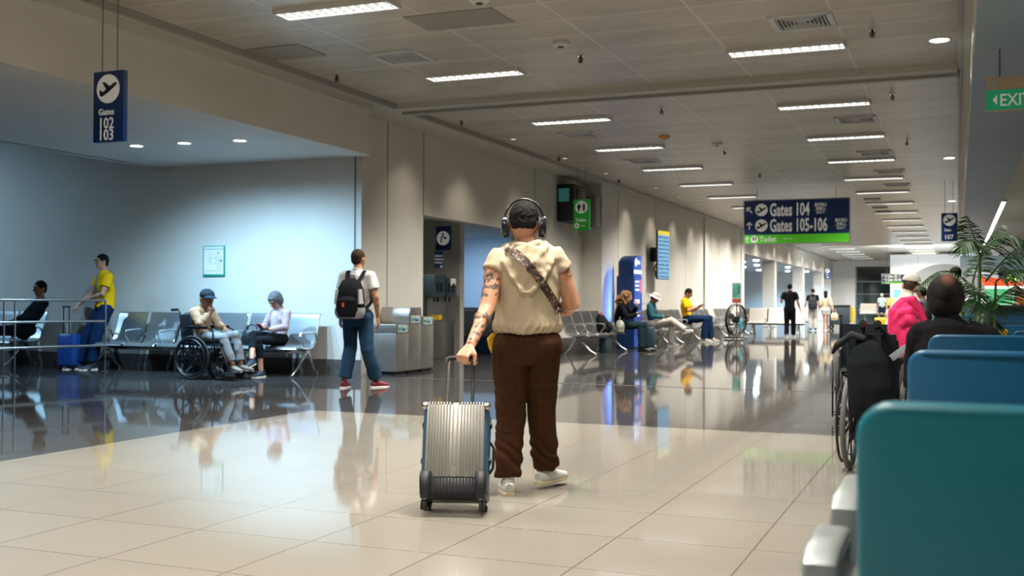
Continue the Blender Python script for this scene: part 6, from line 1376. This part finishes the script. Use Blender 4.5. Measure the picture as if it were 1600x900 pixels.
# bald man
qm = CAM_P + ray(1481, 480) * 5.75
J15 = sit(pelvis=(0, 0, .58), waist=(0, -.02, .72), chest=(0, -.03, .89), shc=(0, -.02, 1.0), neck=(-.005, .0, 1.04), head=(-.015, .04, 1.165), look=(-.05, 1, -.15), sh=[(-.13, -.02, .965), (.185, -.02, .955)], el=[(-.155, .04, .72), (.22, .02, .72)], wr=[(-.08, .24, .66), (.13, .24, .66)])
m15 = person('balding man in black jacket seen from behind on the blue seats', (qm.x, qm.y, 0), math.radians(0), J15, skin=SKIN_D, shirt=cloth('jacket_black', (.008, .008, .009)), trousers=SUIT, shoes=mat('shoe_black', (.01, .01, .01), .3), hair=None, vox=.008, sleeve=1.9, sleeve_r=(.075, .07, .05), foldamp=.006, scale=1.0)
O15 = headframe(J15)
hm = MB().ell((0, -.012, .004), (.094, .112, .118), 24, 16).ell((0, -.05, -.04), (.085, .066, .09), 18, 12)
hm.xf(O15)
hmat = bpy.data.materials.new('hair_thinning'); hmat.use_nodes = True; nt = hmat.node_tree; n = nt.nodes; lk = nt.links; bb = n['Principled BSDF']; bb.inputs['Roughness'].default_value = .7; bb.inputs['Specular IOR Level'].default_value = .12
tc = n.new('ShaderNodeTexCoord'); mp = n.new('ShaderNodeMapping'); cpt = O15 @ V((.012, -.075, .092)); mp.vector_type = 'TEXTURE'; mp.inputs['Location'].default_value = cpt; mp.inputs['Scale'].default_value = (.055, .11, .075); lk.new(tc.outputs['Object'], mp.inputs['Vector'])
gt = n.new('ShaderNodeTexGradient'); gt.gradient_type = 'SPHERICAL'; lk.new(mp.outputs[0], gt.inputs[0]); ns = n.new('ShaderNodeTexNoise'); ns.inputs['Scale'].default_value = 120; lk.new(tc.outputs['Object'], ns.inputs['Vector'])
ad = n.new('ShaderNodeMath'); ad.operation = 'MULTIPLY_ADD'; lk.new(ns.outputs[0], ad.inputs[0]); ad.inputs[1].default_value = .35; lk.new(gt.outputs[0], ad.inputs[2])
cr = n.new('ShaderNodeValToRGB'); cr.color_ramp.elements[0].position = .36; cr.color_ramp.elements[0].color = (.010, .008, .007, 1); cr.color_ramp.elements[1].position = .95; cr.color_ramp.elements[1].color = (.15, .065, .038, 1); lk.new(ad.outputs[0], cr.inputs[0]); lk.new(cr.outputs[0], bb.inputs['Base Color'])
hm.remesh('hair', hmat, m15, .007, 2, fold=lambda co, n_: .002 * noise.noise(co * 90))

# woman in white cap
q = CAM_P + ray(1401, 474) * 14.2
J16 = stand(pelvis=(0, -.05, .80), waist=(0, .0, .93), chest=(0, .07, 1.08), shc=(0, .12, 1.22), neck=(0, .14, 1.27), head=(0, .19, 1.395), look=(.15, 1, -.15), sh=[(-.15, .12, 1.20), (.15, .12, 1.20)], el=[(-.22, -.02, .98), (.22, .10, .96)], wr=[(-.20, .12, .86), (.16, .30, .92)],
            hip=[(-.09, -.05, .78), (.09, -.05, .78)], kn=[(-.09, .02, .44), (.09, .04, .44)])
p16 = person('woman in white cap, face mask and cream coat behind the pink jacket', (q.x, q.y, 0), math.radians(-75), J16, skin=SKIN_L, shirt=cloth('coat_cream', (.64, .60, .50)), trousers=cloth('trousers_khaki', (.20, .18, .13)), shoes=mat('shoe_white', (.62, .62, .58), .5), hair='bob', hairm=mat('hair_dark_brown', (.06, .035, .02), .6, bump=.4), vox=.010, female=True, sleeve=1.9, sleeve_r=(.08, .08, .06), hem=.06, hemr=1.35, foldamp=.012)
cap_on(p16, J16, cloth('cap_white', (.72, .68, .58)), k=1.16)
O16 = headframe(J16); MB().ell((0, .075, -.045), (.050, .045, .042), 14, 10).xf(O16).build('face_mask', cloth('mask_grey', (.50, .52, .54)), p16)
MB().torus((0, -.105, -.05), (0, 1, .2), .03, .014, 14, 6).xf(O16).build('scrunchie', cloth('scrunchie_peach', (.70, .35, .28)), p16)
q = CAM_P + ray(1441, 474) * 17.5
person('dark-haired person half hidden behind the white cap woman', (q.x, q.y, 0), math.radians(60), stand(), skin=SKIN_D, shirt=cloth('shirt_grey', (.25, .28, .30)), trousers=NAVY, shoes=mat('shoe_black', (.01, .01, .01), .3), hair='short', vox=.015, scale=.80)
q = CAM_P + ray(1494, 474) * 19.5
p18 = person('person in dark olive cap standing behind the palm', (q.x, q.y, 0), math.radians(70), stand(), skin=SKIN, shirt=cloth('shirt_olive', (.08, .09, .05)), trousers=NAVY, shoes=mat('shoe_black', (.01, .01, .01), .3), hair='short', vox=.015, scale=1.02)
cap_on(p18, stand(), cloth('cap_olive', (.03, .035, .02)))
